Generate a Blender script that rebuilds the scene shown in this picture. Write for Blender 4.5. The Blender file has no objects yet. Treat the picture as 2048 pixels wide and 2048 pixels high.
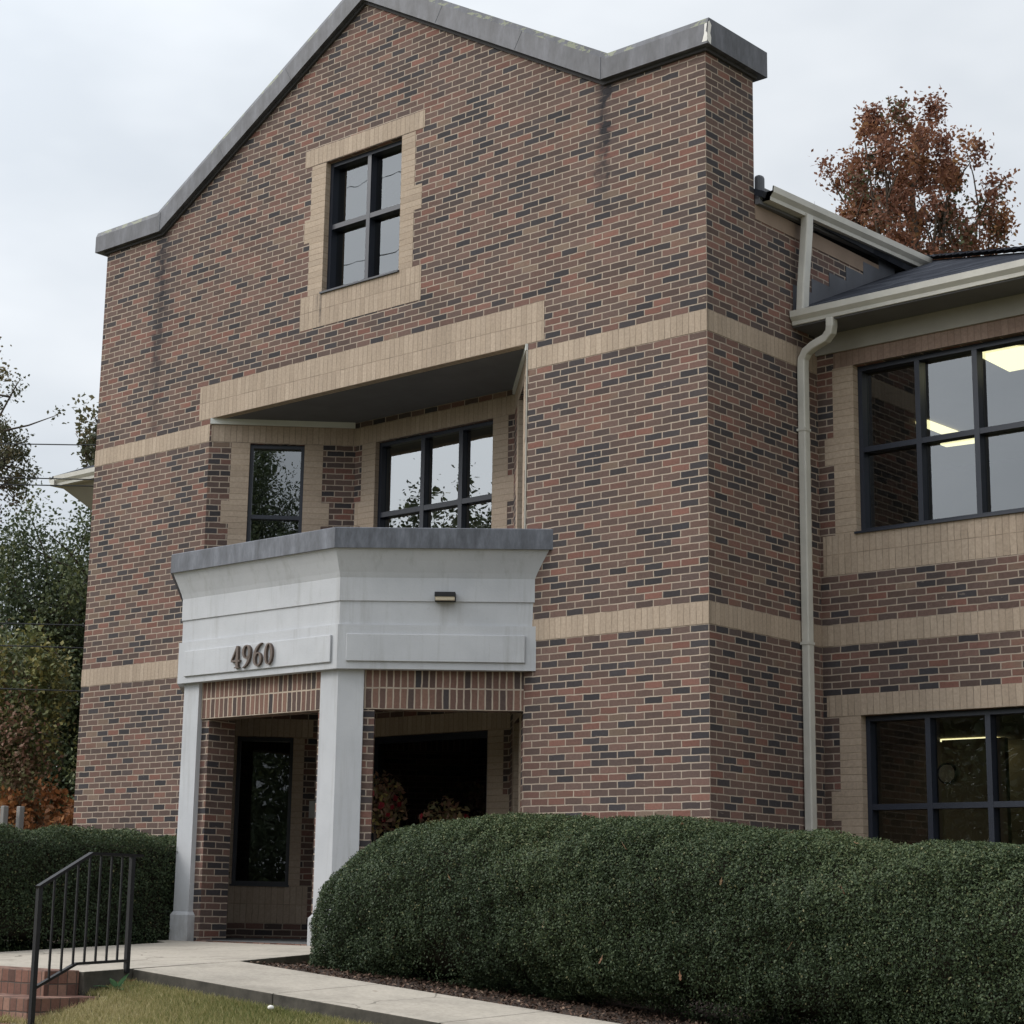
import bpy, math, random
import numpy as np
from mathutils import Vector, Matrix
from mathutils.geometry import tessellate_polygon

random.seed(7); rng = np.random.default_rng(11)
S = bpy.context.scene
COL = S.collection
R = math.radians
c = 0.0677      # brick course
b = 0.2032      # brick length with joint

# ------------------------------------------------------------------ camera
cam = bpy.data.objects.new('camera', bpy.data.cameras.new('camera'))
COL.objects.link(cam); S.camera = cam
cam.location = (9.68379274, -13.91233858, -2.53811728)
cam.rotation_euler = (R(101.96034233), R(-1.17533219), R(42.25858267))
cam.data.sensor_width = 36.0
cam.data.lens = 3832.32 / 2048 * 36.0
cam.data.shift_x = (1024 - 912.018) / 2048
cam.data.shift_y = (1010.77 - 1024) / 2048
cam.data.clip_start = 0.1; cam.data.clip_end = 3000

# ------------------------------------------------------------------ world (overcast)
SUN_DIR = Vector((-0.60, -0.60, 0.62)).normalized()
W = bpy.data.worlds.new('World'); S.world = W; W.use_nodes = True
nt = W.node_tree; nt.nodes.clear()
N = nt.nodes.new; L = nt.links.new
out = N('ShaderNodeOutputWorld'); bg = N('ShaderNodeBackground'); bg.inputs['Strength'].default_value = 0.1
sky = N('ShaderNodeTexSky'); sky.sky_type = 'NISHITA'; sky.sun_disc = False
sky.sun_elevation = math.asin(SUN_DIR.z); sky.sun_rotation = math.atan2(SUN_DIR.x, SUN_DIR.y)
tc = N('ShaderNodeTexCoord')
mp = N('ShaderNodeMapping'); mp.inputs['Scale'].default_value = (1.0, 1.0, 2.2); L(tc.outputs['Generated'], mp.inputs['Vector'])
nz = N('ShaderNodeTexNoise'); nz.inputs['Scale'].default_value = 2.3; nz.inputs['Detail'].default_value = 5; nz.inputs['Roughness'].default_value = .52
L(mp.outputs['Vector'], nz.inputs['Vector'])
cr = N('ShaderNodeValToRGB'); L(nz.outputs['Fac'], cr.inputs['Fac'])
cr.color_ramp.elements[0].position = .34; cr.color_ramp.elements[0].color = (.56, .60, .645, 1)
cr.color_ramp.elements[1].position = .64; cr.color_ramp.elements[1].color = (.82, .845, .87, 1)
sx = N('ShaderNodeSeparateXYZ'); L(tc.outputs['Generated'], sx.inputs['Vector'])
def wmath(op, a, bb=None, clamp=False):
    n = N('ShaderNodeMath'); n.operation = op; n.use_clamp = clamp
    for i, v in enumerate((a, bb)):
        if v is None: continue
        if isinstance(v, (int, float)): n.inputs[i].default_value = v
        else: L(v, n.inputs[i])
    return n.outputs[0]
zz = wmath('MAXIMUM', sx.outputs['Z'], 0.0)
grad = wmath('ADD', wmath('MULTIPLY', zz, .60), .80)
dt = N('ShaderNodeVectorMath'); dt.operation = 'DOT_PRODUCT'; L(tc.outputs['Generated'], dt.inputs[0]); dt.inputs[1].default_value = SUN_DIR
glow = wmath('MULTIPLY', wmath('POWER', wmath('MAXIMUM', dt.outputs['Value'], 0.0), 2.0), 1.5)
amp = wmath('MULTIPLY', wmath('ADD', grad, glow), 10.0)
vs = N('ShaderNodeVectorMath'); vs.operation = 'SCALE'; L(cr.outputs['Color'], vs.inputs[0]); L(amp, vs.inputs['Scale'])
mx = N('ShaderNodeMixRGB'); mx.inputs['Fac'].default_value = .93
L(sky.outputs['Color'], mx.inputs['Color1']); L(vs.outputs['Vector'], mx.inputs['Color2'])
L(mx.outputs['Color'], bg.inputs['Color']); L(bg.outputs['Background'], out.inputs['Surface'])

sun = bpy.data.objects.new('sun', bpy.data.lights.new('sun', 'SUN')); COL.objects.link(sun)
sun.data.energy = 1.5; sun.data.angle = R(22); sun.data.color = (1.0, .95, .88)
sun.rotation_euler = (-SUN_DIR).to_track_quat('-Z', 'Y').to_euler(); sun.location = (-20, -20, 25)

S.view_settings.view_transform = 'Standard'; S.view_settings.look = 'None'
S.view_settings.exposure = 0.24; S.view_settings.gamma = 1.0; S.view_settings.use_curve_mapping = False
S.cycles.max_bounces = 8; S.cycles.transparent_max_bounces = 12

# ------------------------------------------------------------------ materials
class Mat:
    def __init__(s, name):
        s.m = bpy.data.materials.new(name); s.m.use_nodes = True
        s.t = s.m.node_tree; s.p = s.t.nodes['Principled BSDF']; s.out = s.t.nodes['Material Output']
    def n(s, typ, **kw):
        q = s.t.nodes.new(typ)
        for k, v in kw.items(): setattr(q, k, v)
        return q
    def l(s, a, bb): s.t.links.new(a, bb)
    def math(s, op, a, bb=None, cc=None, clamp=False):
        q = s.n('ShaderNodeMath', operation=op, use_clamp=clamp)
        for i, v in enumerate((a, bb, cc)):
            if v is None: continue
            if isinstance(v, (int, float)): q.inputs[i].default_value = v
            else: s.l(v, q.inputs[i])
        return q.outputs[0]
    def noise(s, vec, scale, detail=4, rough=.55):
        q = s.n('ShaderNodeTexNoise'); q.inputs['Scale'].default_value = scale; q.inputs['Detail'].default_value = detail
        q.inputs['Roughness'].default_value = rough
        if vec is not None: s.l(vec, q.inputs['Vector'])
        return q.outputs['Fac']
    def ramp(s, fac, stops, interp='LINEAR'):
        q = s.n('ShaderNodeValToRGB'); q.color_ramp.interpolation = interp
        e = q.color_ramp.elements
        while len(e) < len(stops): e.new(.5)
        for i, (p, col) in enumerate(stops):
            e[i].position = p; e[i].color = (*col, 1) if len(col) == 3 else col
        s.l(fac, q.inputs['Fac']); return q.outputs['Color']
    def mix(s, fac, a, bb, blend='MIX'):
        q = s.n('ShaderNodeMixRGB', blend_type=blend)
        for i, v in zip(('Fac', 'Color1', 'Color2'), (fac, a, bb)):
            if isinstance(v, (int, float)): q.inputs[i].default_value = v
            elif isinstance(v, tuple): q.inputs[i].default_value = (*v, 1)
            else: s.l(v, q.inputs[i])
        return q.outputs['Color']
    def obj(s):
        return s.n('ShaderNodeTexCoord').outputs['Object']
    def sc(s, vec, k):
        q = s.n('ShaderNodeMapping'); q.inputs['Scale'].default_value = k; s.l(vec, q.inputs['Vector']); return q.outputs['Vector']
    def bump(s, h, strength=.5, dist=.01):
        q = s.n('ShaderNodeBump'); q.inputs['Strength'].default_value = strength; q.inputs['Distance'].default_value = dist
        s.l(h, q.inputs['Height']); s.l(q.outputs['Normal'], s.p.inputs['Normal'])

def plain(name, col, rough=.7, var=.18, scale=3., spec=.3, metal=0, streak=None, bump=0):
    m = Mat(name); o = m.obj()
    f = m.noise(o if streak is None else m.sc(o, streak), scale, 6, .6)
    lo = tuple(x * (1 - var) for x in col); hi = tuple(min(1, x * (1 + var)) for x in col)
    m.l(m.ramp(f, [(.3, lo), (.7, hi)]), m.p.inputs['Base Color'])
    m.p.inputs['Roughness'].default_value = rough; m.p.inputs['Specular IOR Level'].default_value = spec
    m.p.inputs['Metallic'].default_value = metal
    if bump: m.bump(m.noise(o, 60, 3), bump, .004)
    return m.m

def brickmat(name, bw, bh, mortar, stops, mcol, stagger=True, bstr=.6, stains=False, soft=.0015, mvar=.12, swap=False):
    m = Mat(name)
    uv = m.n('ShaderNodeUVMap').outputs['UV']; o = m.obj()
    wob = m.n('ShaderNodeTexNoise'); wob.inputs['Scale'].default_value = 9; wob.inputs['Detail'].default_value = 2; m.l(o, wob.inputs['Vector'])
    w1 = m.n('ShaderNodeVectorMath', operation='SUBTRACT'); m.l(wob.outputs['Color'], w1.inputs[0]); w1.inputs[1].default_value = (.5, .5, .5)
    w2 = m.n('ShaderNodeVectorMath', operation='SCALE'); m.l(w1.outputs[0], w2.inputs[0]); w2.inputs['Scale'].default_value = .012
    w3 = m.n('ShaderNodeVectorMath', operation='ADD'); m.l(uv, w3.inputs[0]); m.l(w2.outputs[0], w3.inputs[1])
    sp = m.n('ShaderNodeSeparateXYZ'); m.l(w3.outputs[0], sp.inputs[0])
    u, v = sp.outputs['X'], sp.outputs['Y']
    if swap: u, v = v, u
    vr = m.math('DIVIDE', v, bh); row = m.math('FLOOR', vr)
    uu = m.math('DIVIDE', u, bw)
    if stagger:
        par = m.math('PINGPONG', row, 1.0)      # 0 for even rows, 1 for odd
        uu = m.math('ADD', uu, m.math('MULTIPLY', m.math('SUBTRACT', 1.0, par), .5))
    colm = m.math('FLOOR', uu)
    fu = m.math('FRACT', uu); fv = m.math('FRACT', vr)
    du = m.math('MULTIPLY', m.math('MINIMUM', fu, m.math('SUBTRACT', 1.0, fu)), bw)
    dv = m.math('MULTIPLY', m.math('MINIMUM', fv, m.math('SUBTRACT', 1.0, fv)), bh)
    d = m.math('MINIMUM', du, dv)
    mr = m.n('ShaderNodeMapRange'); m.l(d, mr.inputs['Value'])
    mr.inputs['From Min'].default_value = mortar / 2 - soft; mr.inputs['From Max'].default_value = mortar / 2 + soft
    isb = mr.outputs['Result']
    cx = m.n('ShaderNodeCombineXYZ'); m.l(colm, cx.inputs['X']); m.l(row, cx.inputs['Y'])
    wn = m.n('ShaderNodeTexWhiteNoise', noise_dimensions='3D'); m.l(cx.outputs[0], wn.inputs['Vector'])
    pick = wn.outputs['Value']
    if stagger: pick = m.math('ADD', pick, m.math('MULTIPLY', m.math('SUBTRACT', m.noise(m.sc(o, (.8, .8, .9)), 1.1, 3, .6), .5), .32), clamp=True)
    colr = m.ramp(pick, stops, 'LINEAR')
    wn2 = m.n('ShaderNodeTexWhiteNoise', noise_dimensions='4D'); m.l(cx.outputs[0], wn2.inputs['Vector']); wn2.inputs['W'].default_value = 3.7
    g = m.math('ADD', m.math('MULTIPLY', wn2.outputs['Value'], .3 if stagger else .12), .85 if stagger else .94)
    fine = m.noise(o, 42, 4, .65); g = m.math('MULTIPLY', g, m.math('ADD', m.math('MULTIPLY', fine, .7), .65))
    vsn = m.n('ShaderNodeVectorMath', operation='SCALE'); m.l(colr, vsn.inputs[0]); m.l(g, vsn.inputs['Scale'])
    mn = m.noise(o, 6, 3)
    mc = m.ramp(mn, [(.3, tuple(x * (1 - mvar) for x in mcol)), (.7, tuple(x * (1 + mvar) for x in mcol))])
    col = m.mix(isb, mc, vsn.outputs[0])
    big = m.noise(m.sc(o, (.5, .5, .35)), 1.3, 4, .6)
    wv = m.math('ADD', m.math('MULTIPLY', big, .5), .75)
    v4 = m.n('ShaderNodeVectorMath', operation='SCALE'); m.l(col, v4.inputs[0]); m.l(wv, v4.inputs['Scale']); col = v4.outputs[0]
    # pale mortar smear left on the faces
    smear = m.math('MULTIPLY', m.math('GREATER_THAN', m.noise(m.sc(o, (9, 9, 22)), 1.0, 3, .6), .70), .28)
    col = m.mix(smear, col, mcol)
    if stains:
        if stains is True: stains = ((-7.99, 5.47, 2.2, .10, 1.3), (-7.95, 5.3, 3.2, .30, .35), (-1.2, 5.47, 3.9, .07, 1.5), (-1.15, 5.3, 4.2, .22, .3))
        s3 = m.n('ShaderNodeSeparateXYZ'); m.l(o, s3.inputs[0])
        jit = m.math('MULTIPLY', m.math('SUBTRACT', m.noise(m.sc(o, (3, 3, 5)), 1.6, 3), .5), .42 if stagger else .02)
        tot = None
        for xc, ztop, zbot, wd, amt in stains:
            if amt == 0: continue
            dx = m.math('DIVIDE', m.math('SUBTRACT', m.math('ADD', s3.outputs['X'], jit), xc), wd)
            gx = m.math('POWER', 2.718, m.math('MULTIPLY', m.math('MULTIPLY', dx, dx), -1.0))
            fz = m.n('ShaderNodeMapRange'); m.l(s3.outputs['Z'], fz.inputs['Value'])
            fz.inputs['From Min'].default_value = zbot; fz.inputs['From Max'].default_value = ztop - .25
            pz = m.math('MULTIPLY', m.math('MULTIPLY', gx, m.math('LESS_THAN', s3.outputs['Z'], ztop + .05)), m.math('POWER', fz.outputs['Result'], .8))
            br = m.math('MULTIPLY_ADD', m.noise(m.sc(o, (4, 4, 7)), 1.2, 4, .7), 2.6, -.55, clamp=True)
            q = m.math('MULTIPLY', m.math('MULTIPLY', m.math('MULTIPLY', pz, br), m.math('ADD', m.math('MULTIPLY', wn2.outputs['Value'], .9), .45)), amt, clamp=True)
            tot = q if tot is None else m.math('MAXIMUM', tot, q)
        col = m.mix(tot, col, (.03, .027, .03))
        # soot under the copings
    m.l(col, m.p.inputs['Base Color'])
    m.p.inputs['Roughness'].default_value = .88; m.p.inputs['Specular IOR Level'].default_value = .2
    h = m.math('ADD', isb, m.math('MULTIPLY', fine, .35))
    m.bump(h, bstr, .006)
    return m.m

BR = [(0., (.044, .041, .045)), (.16, (.056, .049, .051)), (.26, (.086, .063, .057)), (.46, (.113, .077, .066)),
      (.68, (.134, .087, .073)), (.84, (.158, .089, .073)), (.95, (.185, .090, .071)), (1., (.168, .120, .092))]
M = {}
M['brick'] = brickmat('brown_brick', b, c, .0118, BR, (.345, .283, .228), stains=True)
M['soldier'] = brickmat('soldier_brick', c, .203, .0145, [(0, (.05, .046, .048)), (.3, (.095, .065, .056)), (.6, (.155, .09, .072)), (1, (.20, .118, .09))], (.40, .33, .265), stagger=False)
TAN = [(0, (.350, .277, .212)), (.5, (.372, .296, .228)), (1, (.392, .314, .244))]
TANB = [(0, (.215, .150, .118)), (1, (.245, .175, .14))]
M['tan_soldier'] = brickmat('tan_soldier_brick', c, 3 * c, .007, TAN, (.25, .195, .145), stagger=False, bstr=.35, mvar=.35, stains=((-5.165, 4.35, 3.72, .018, 1.3), (-5.22, 4.35, 3.9, .03, .5)))
M['tan_course'] = brickmat('tan_stack_brick', 4 * b, c, .007, TAN, (.285, .222, .16), stagger=False, bstr=.35, mvar=.3)
M['brown_soldier'] = brickmat('brown_soldier_brick', c, 3 * c, .0065, TANB, (.17, .12, .095), stagger=False, bstr=.3)
M['paver'] = brickmat('red_paver_brick', .085, .1, .009, [(0, (.085, .050, .042)), (.5, (.185, .095, .072)), (1, (.27, .165, .125))], (.085, .065, .055), stagger=False)

# dark weathered coping metal with lichen on top edge
def coping_mat(name, col, lichen=True):
    m = Mat(name); o = m.obj()
    f = m.noise(m.sc(o, (3.2, 3.2, .9)), 2.4, 7, .72)
    colr = m.ramp(f, [(.30, tuple(x * .5 for x in col)), (.5, col), (.70, tuple(x * 1.7 for x in col))])
    if lichen:
        g = m.math('MULTIPLY', m.math('GREATER_THAN', m.noise(m.sc(o, (1, 1, 2)), 5, 5, .7), .56), 1.0)
        uvz = m.n('ShaderNodeAttribute'); uvz.attribute_name = 'edge'
        g = m.math('MULTIPLY', g, uvz.outputs['Fac'])
        colr = m.mix(g, colr, (.16, .17, .11))
    m.l(colr, m.p.inputs['Base Color']); m.p.inputs['Roughness'].default_value = .55; m.p.inputs['Specular IOR Level'].default_value = .45
    m.bump(m.noise(o, 2.5, 3), .25, .03)
    return m.m
M['coping'] = coping_mat('dark_metal_coping', (.068, .070, .082))
M['pcoping'] = coping_mat('streaked_metal_coping', (.098, .105, .124), False)
def stucco():
    m = Mat('pale_grey_stucco'); o = m.obj()
    base = m.ramp(m.noise(o, 1.8, 6, .65), [(.3, (.43, .44, .46)), (.7, (.50, .51, .53))])
    st = m.ramp(m.noise(m.sc(o, (7, 7, .5)), 1.4, 5, .7), [(.52, (1, 1, 1)), (.80, (.78, .765, .74))])
    sp = m.ramp(m.noise(o, 14, 5, .75), [(.62, (1, 1, 1)), (.82, (.84, .83, .80))])
    s3 = m.n('ShaderNodeSeparateXYZ'); m.l(o, s3.inputs[0])
    ft = m.n('ShaderNodeMapRange'); m.l(s3.outputs['Z'], ft.inputs['Value']); ft.inputs['From Min'].default_value = -2.3; ft.inputs['From Max'].default_value = -2.95
    scuff = m.math('MULTIPLY', ft.outputs['Result'], m.math('MULTIPLY_ADD', m.noise(m.sc(o, (6, 6, 3)), 2, 5, .7), 2.2, -.6, clamp=True))
    colr = m.mix(1., m.mix(1., base, st, 'MULTIPLY'), sp, 'MULTIPLY')
    colr = m.mix(m.math('MULTIPLY', scuff, .7), colr, (.20, .185, .165))
    m.l(colr, m.p.inputs['Base Color']); m.p.inputs['Roughness'].default_value = .85; m.p.inputs['Specular IOR Level'].default_value = .2
    m.bump(m.noise(o, 55, 4), .3, .004); return m.m
M['stucco'] = stucco()
M['gutter'] = plain('beige_gutter_paint', (.50, .485, .44), .45, .1, 4, .4)
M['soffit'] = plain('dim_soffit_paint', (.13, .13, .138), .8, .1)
M['frieze'] = plain('grey_beige_trim', (.30, .285, .25), .7, .08)
M['browntrim'] = plain('brown_painted_board', (.24, .175, .13), .75, .12)
M['whitetrim'] = plain('white_trim', (.62, .63, .60), .6, .05)
M['frame'] = plain('dark_slate_window_frame', (.017, .021, .033), .4, .1, 5, .45)
M['flash'] = plain('dark_lead_flashing', (.075, .08, .095), .55, .25, 2, .4)
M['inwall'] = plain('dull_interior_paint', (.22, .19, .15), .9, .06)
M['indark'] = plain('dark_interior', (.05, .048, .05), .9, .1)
M['iron'] = plain('black_iron', (.009, .009, .011), .5, .2, 6, .35)
M['bark'] = plain('bark', (.075, .06, .048), .95, .3, 8, .1, streak=(1, 1, .3), bump=.5)
M['post'] = plain('weathered_grey_wood', (.22, .21, .20), .9, .2, 4, .1, streak=(6, 6, .6))
M['bronze'] = plain('brown_bronze_number', (.105, .075, .060), .5, .2, 12, .5)
M['cable'] = plain('black_cable', (.03, .032, .035), .6, .1)
M['lamp_black'] = plain('black_lamp_housing', (.016, .016, .018), .5, .2)
M['lens'] = plain('cream_lamp_lens', (.50, .43, .32), .4, .15)
M['white'] = plain('white_stone', (.72, .70, .66), .7, .1, 12)
M['rubber'] = plain('flower_pot_glaze', (.12, .08, .06), .5, .2)
M['plate'] = plain('pale_plate', (.40, .40, .38), .5, .05)
def emis(name, col, k):
    m = Mat(name); m.p.inputs['Base Color'].default_value = (*col, 1)
    m.p.inputs['Emission Color'].default_value = (*col, 1); m.p.inputs['Emission Strength'].default_value = k
    return m.m
M['panel_light'] = emis('lit_diffuser', (1., .95, .55), 1.7)
M['fill_light'] = emis('fill_light_diffuser', (1., .93, .7), 3.5)
M['round_light'] = emis('lit_round_diffuser', (1., .80, .45), 3.0)

def glass(name, base, tint):
    m = Mat(name); m.t.nodes.remove(m.p); o = m.obj()
    tr = m.n('ShaderNodeBsdfTransparent'); tr.inputs['Color'].default_value = (*tint, 1)
    gl = m.n('ShaderNodeBsdfGlossy'); gl.inputs['Roughness'].default_value = .004; gl.inputs['Color'].default_value = (.93, .97, 1, 1)
    bp = m.n('ShaderNodeBump'); bp.inputs['Strength'].default_value = .055; bp.inputs['Distance'].default_value = .02
    m.l(m.noise(o, 1.6, 2), bp.inputs['Height']); m.l(bp.outputs['Normal'], gl.inputs['Normal'])
    fr = m.n('ShaderNodeFresnel'); fr.inputs['IOR'].default_value = 1.5
    f = m.math('MULTIPLY_ADD', fr.outputs['Fac'], 1 - base, base, clamp=True)
    mxs = m.n('ShaderNodeMixShader'); m.l(f, mxs.inputs['Fac']); m.l(tr.outputs[0], mxs.inputs[1]); m.l(gl.outputs[0], mxs.inputs[2])
    m.l(mxs.outputs[0], m.out.inputs['Surface'])
    return m.m
M['glass'] = glass('window_glass', .10, (.55, .56, .55))
M['glass_sky'] = glass('window_glass_bright_sky', .22, (.5, .5, .48))  # same pane glass, reflection raised to stand in for brighter mirrored sky
M['glass_door'] = glass('door_glass', .13, (.3, .3, .3))
M['glass_low'] = glass('tinted_window_glass', .04, (.62, .62, .6))
M['glass_shaded'] = glass('window_glass_shaded', .035, (.35, .35, .35))  # same pane glass, darkened to stand in for the mirrored porch shade

def leafmat(name, stops, rough=.5, spec=.35, trans=.25):
    m = Mat(name)
    a = m.n('ShaderNodeAttribute'); a.attribute_name = 'tone'
    colr = m.ramp(a.outputs['Fac'], stops)
    m.l(colr, m.p.inputs['Base Color']); m.p.inputs['Roughness'].default_value = rough; m.p.inputs['Specular IOR Level'].default_value = spec
    tl = m.n('ShaderNodeBsdfTranslucent'); m.l(colr, tl.inputs['Color'])
    ms = m.n('ShaderNodeMixShader'); ms.inputs['Fac'].default_value = trans
    m.l(m.p.outputs[0], ms.inputs[1]); m.l(tl.outputs[0], ms.inputs[2]); m.l(ms.outputs[0], m.out.inputs['Surface'])
    return m.m
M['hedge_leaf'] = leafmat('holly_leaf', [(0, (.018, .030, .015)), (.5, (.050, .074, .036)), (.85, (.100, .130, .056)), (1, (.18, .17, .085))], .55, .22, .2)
M['oak_leaf'] = leafmat('rust_oak_leaf', [(0, (.04, .07, .032)), (.2, (.07, .085, .04)), (.34, (.16, .075, .05)), (.6, (.22, .10, .065)), (.8, (.30, .15, .075)), (1, (.38, .25, .09))], .6, .2, .3)
M['green_leaf'] = leafmat('deep_green_leaf', [(0, (.036, .056, .032)), (.5, (.085, .115, .056)), (.85, (.165, .185, .07)), (1, (.28, .25, .085))], .5, .4, .2)
M['mid_leaf'] = leafmat('olive_leaf', [(0, (.045, .055, .032)), (.5, (.085, .090, .048)), (.8, (.15, .12, .055)), (1, (.22, .13, .07))], .55, .3, .3)
M['mixed_leaf'] = leafmat('autumn_shrub_leaf', [(0, (.08, .10, .045)), (.3, (.17, .175, .075)), (.55, (.24, .155, .105)), (.8, (.34, .18, .13)), (1, (.38, .33, .11))], .55, .3, .3)
M['orange_leaf'] = leafmat('orange_leaf', [(0, (.10, .075, .04)), (.35, (.21, .095, .045)), (.75, (.36, .15, .055)), (1, (.42, .24, .09))], .55, .3, .3)
M['grass'] = leafmat('dry_lawn_grass', [(0, (.12, .15, .045)), (.3, (.27, .255, .10)), (.65, (.44, .375, .19)), (1, (.60, .50, .31))], .6, .2, .25)
M['weed'] = leafmat('weed_leaf', [(0, (.07, .16, .08)), (1, (.13, .25, .13))], .45, .4, .25)
M['red_flower'] = leafmat('red_flower', [(0, (.14, .008, .015)), (1, (.28, .02, .03))], .5, .3, .2)
M['dry_leaf'] = leafmat('dry_leaf', [(0, (.16, .08, .045)), (.5, (.28, .15, .085)), (1, (.42, .30, .19))], .6, .2, .2)
M['hedge_core'] = plain('hedge_core_and_twigs', (.030, .026, .019), .95, .3, 8, .1)

def concrete(name, col):
    m = Mat(name); o = m.obj()
    f = m.noise(o, 1.4, 6, .65); f2 = m.noise(o, 28, 4, .7)
    colr = m.ramp(f, [(.28, tuple(x * .72 for x in col)), (.5, col), (.72, tuple(x * 1.12 for x in col))])
    g = m.ramp(f2, [(.35, (.86, .86, .86)), (.6, (1.04, 1.04, 1.04))])
    colr = m.mix(1., colr, g, 'MULTIPLY')
    spot = m.ramp(m.noise(o, 5.5, 3, .5), [(.70, (1, 1, 1)), (.76, (.62, .59, .55))]); colr = m.mix(1., colr, spot, 'MULTIPLY')
    vor = m.n('ShaderNodeTexVoronoi', feature='DISTANCE_TO_EDGE'); vor.inputs['Scale'].default_value = .45; wv_ = m.n('ShaderNodeVectorMath', operation='ADD'); nq = m.n('ShaderNodeTexNoise'); nq.inputs['Scale'].default_value = 3; m.l(o, nq.inputs['Vector']); nqs = m.n('ShaderNodeVectorMath', operation='SCALE'); nqs.inputs['Scale'].default_value = .35; m.l(nq.outputs['Color'], nqs.inputs[0]); m.l(o, wv_.inputs[0]); m.l(nqs.outputs[0], wv_.inputs[1]); m.l(wv_.outputs[0], vor.inputs['Vector'])
    crk = m.math('LESS_THAN', vor.outputs['Distance'], .0035); colr = m.mix(m.math('MULTIPLY', crk, .6), colr, (.10, .09, .075))
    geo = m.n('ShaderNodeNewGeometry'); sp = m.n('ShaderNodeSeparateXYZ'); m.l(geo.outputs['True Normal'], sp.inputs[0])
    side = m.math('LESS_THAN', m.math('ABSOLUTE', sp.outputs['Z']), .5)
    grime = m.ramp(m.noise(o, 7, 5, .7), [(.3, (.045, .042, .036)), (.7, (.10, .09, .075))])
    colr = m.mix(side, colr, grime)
    m.l(colr, m.p.inputs['Base Color']); m.p.inputs['Roughness'].default_value = .9; m.p.inputs['Specular IOR Level'].default_value = .2
    m.bump(f2, .25, .006); return m.m
M['concrete'] = concrete('pale_concrete', (.405, .365, .31))
M['floor'] = plain('grey_entry_floor', (.13, .13, .13), .8, .12)
def shingle():
    m = Mat('dark_shingle'); uv = m.n('ShaderNodeUVMap').outputs['UV']
    sp = m.n('ShaderNodeSeparateXYZ'); m.l(uv, sp.inputs[0])
    vr = m.math('DIVIDE', sp.outputs['Y'], .14); row = m.math('FLOOR', vr)
    uu = m.math('ADD', m.math('DIVIDE', sp.outputs['X'], .30), m.math('MULTIPLY', row, .37)); colm = m.math('FLOOR', uu)
    cx = m.n('ShaderNodeCombineXYZ'); m.l(colm, cx.inputs['X']); m.l(row, cx.inputs['Y'])
    wn = m.n('ShaderNodeTexWhiteNoise', noise_dimensions='3D'); m.l(cx.outputs[0], wn.inputs['Vector'])
    colr = m.ramp(wn.outputs['Value'], [(0, (.030, .033, .042)), (.6, (.044, .048, .060)), (1, (.065, .07, .084))])
    fv = m.math('FRACT', vr); edge = m.math('GREATER_THAN', fv, .12)
    colr = m.mix(edge, (.016, .017, .02), colr)
    m.l(colr, m.p.inputs['Base Color']); m.p.inputs['Roughness'].default_value = 1.0; m.p.inputs['Specular IOR Level'].default_value = .05
    m.bump(fv, .6, .015); return m.m
M['shingle'] = shingle()
def soil():
    m = Mat('mulch_soil'); o = m.obj()
    m.l(m.ramp(m.noise(o, 22, 6, .7), [(.3, (.020, .014, .011)), (.55, (.055, .036, .027)), (.75, (.10, .07, .052))]), m.p.inputs['Base Color'])
    m.p.inputs['Roughness'].default_value = .95; m.bump(m.noise(o, 30, 5), .9, .03); return m.m
M['soil'] = soil()
def lawn():
    m = Mat('lawn_ground'); o = m.obj()
    a = m.ramp(m.noise(o, 2.0, 5, .65), [(.35, (.14, .14, .05)), (.6, (.27, .23, .11)), (.8, (.34, .28, .155))])
    m.l(m.mix(.6, a, m.ramp(m.noise(o, 45, 3), [(.3, (.05, .05, .025)), (.7, (.22, .19, .11))])), m.p.inputs['Base Color'])
    m.p.inputs['Roughness'].default_value = .95; m.bump(m.noise(o, 40, 4), .7, .02); return m.m
M['lawn'] = lawn()
M['chips'] = leafmat('wood_chips', [(0, (.035, .022, .017)), (.5, (.085, .055, .04)), (.85, (.16, .10, .075)), (1, (.30, .22, .16))], .9, .1, .0)

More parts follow.
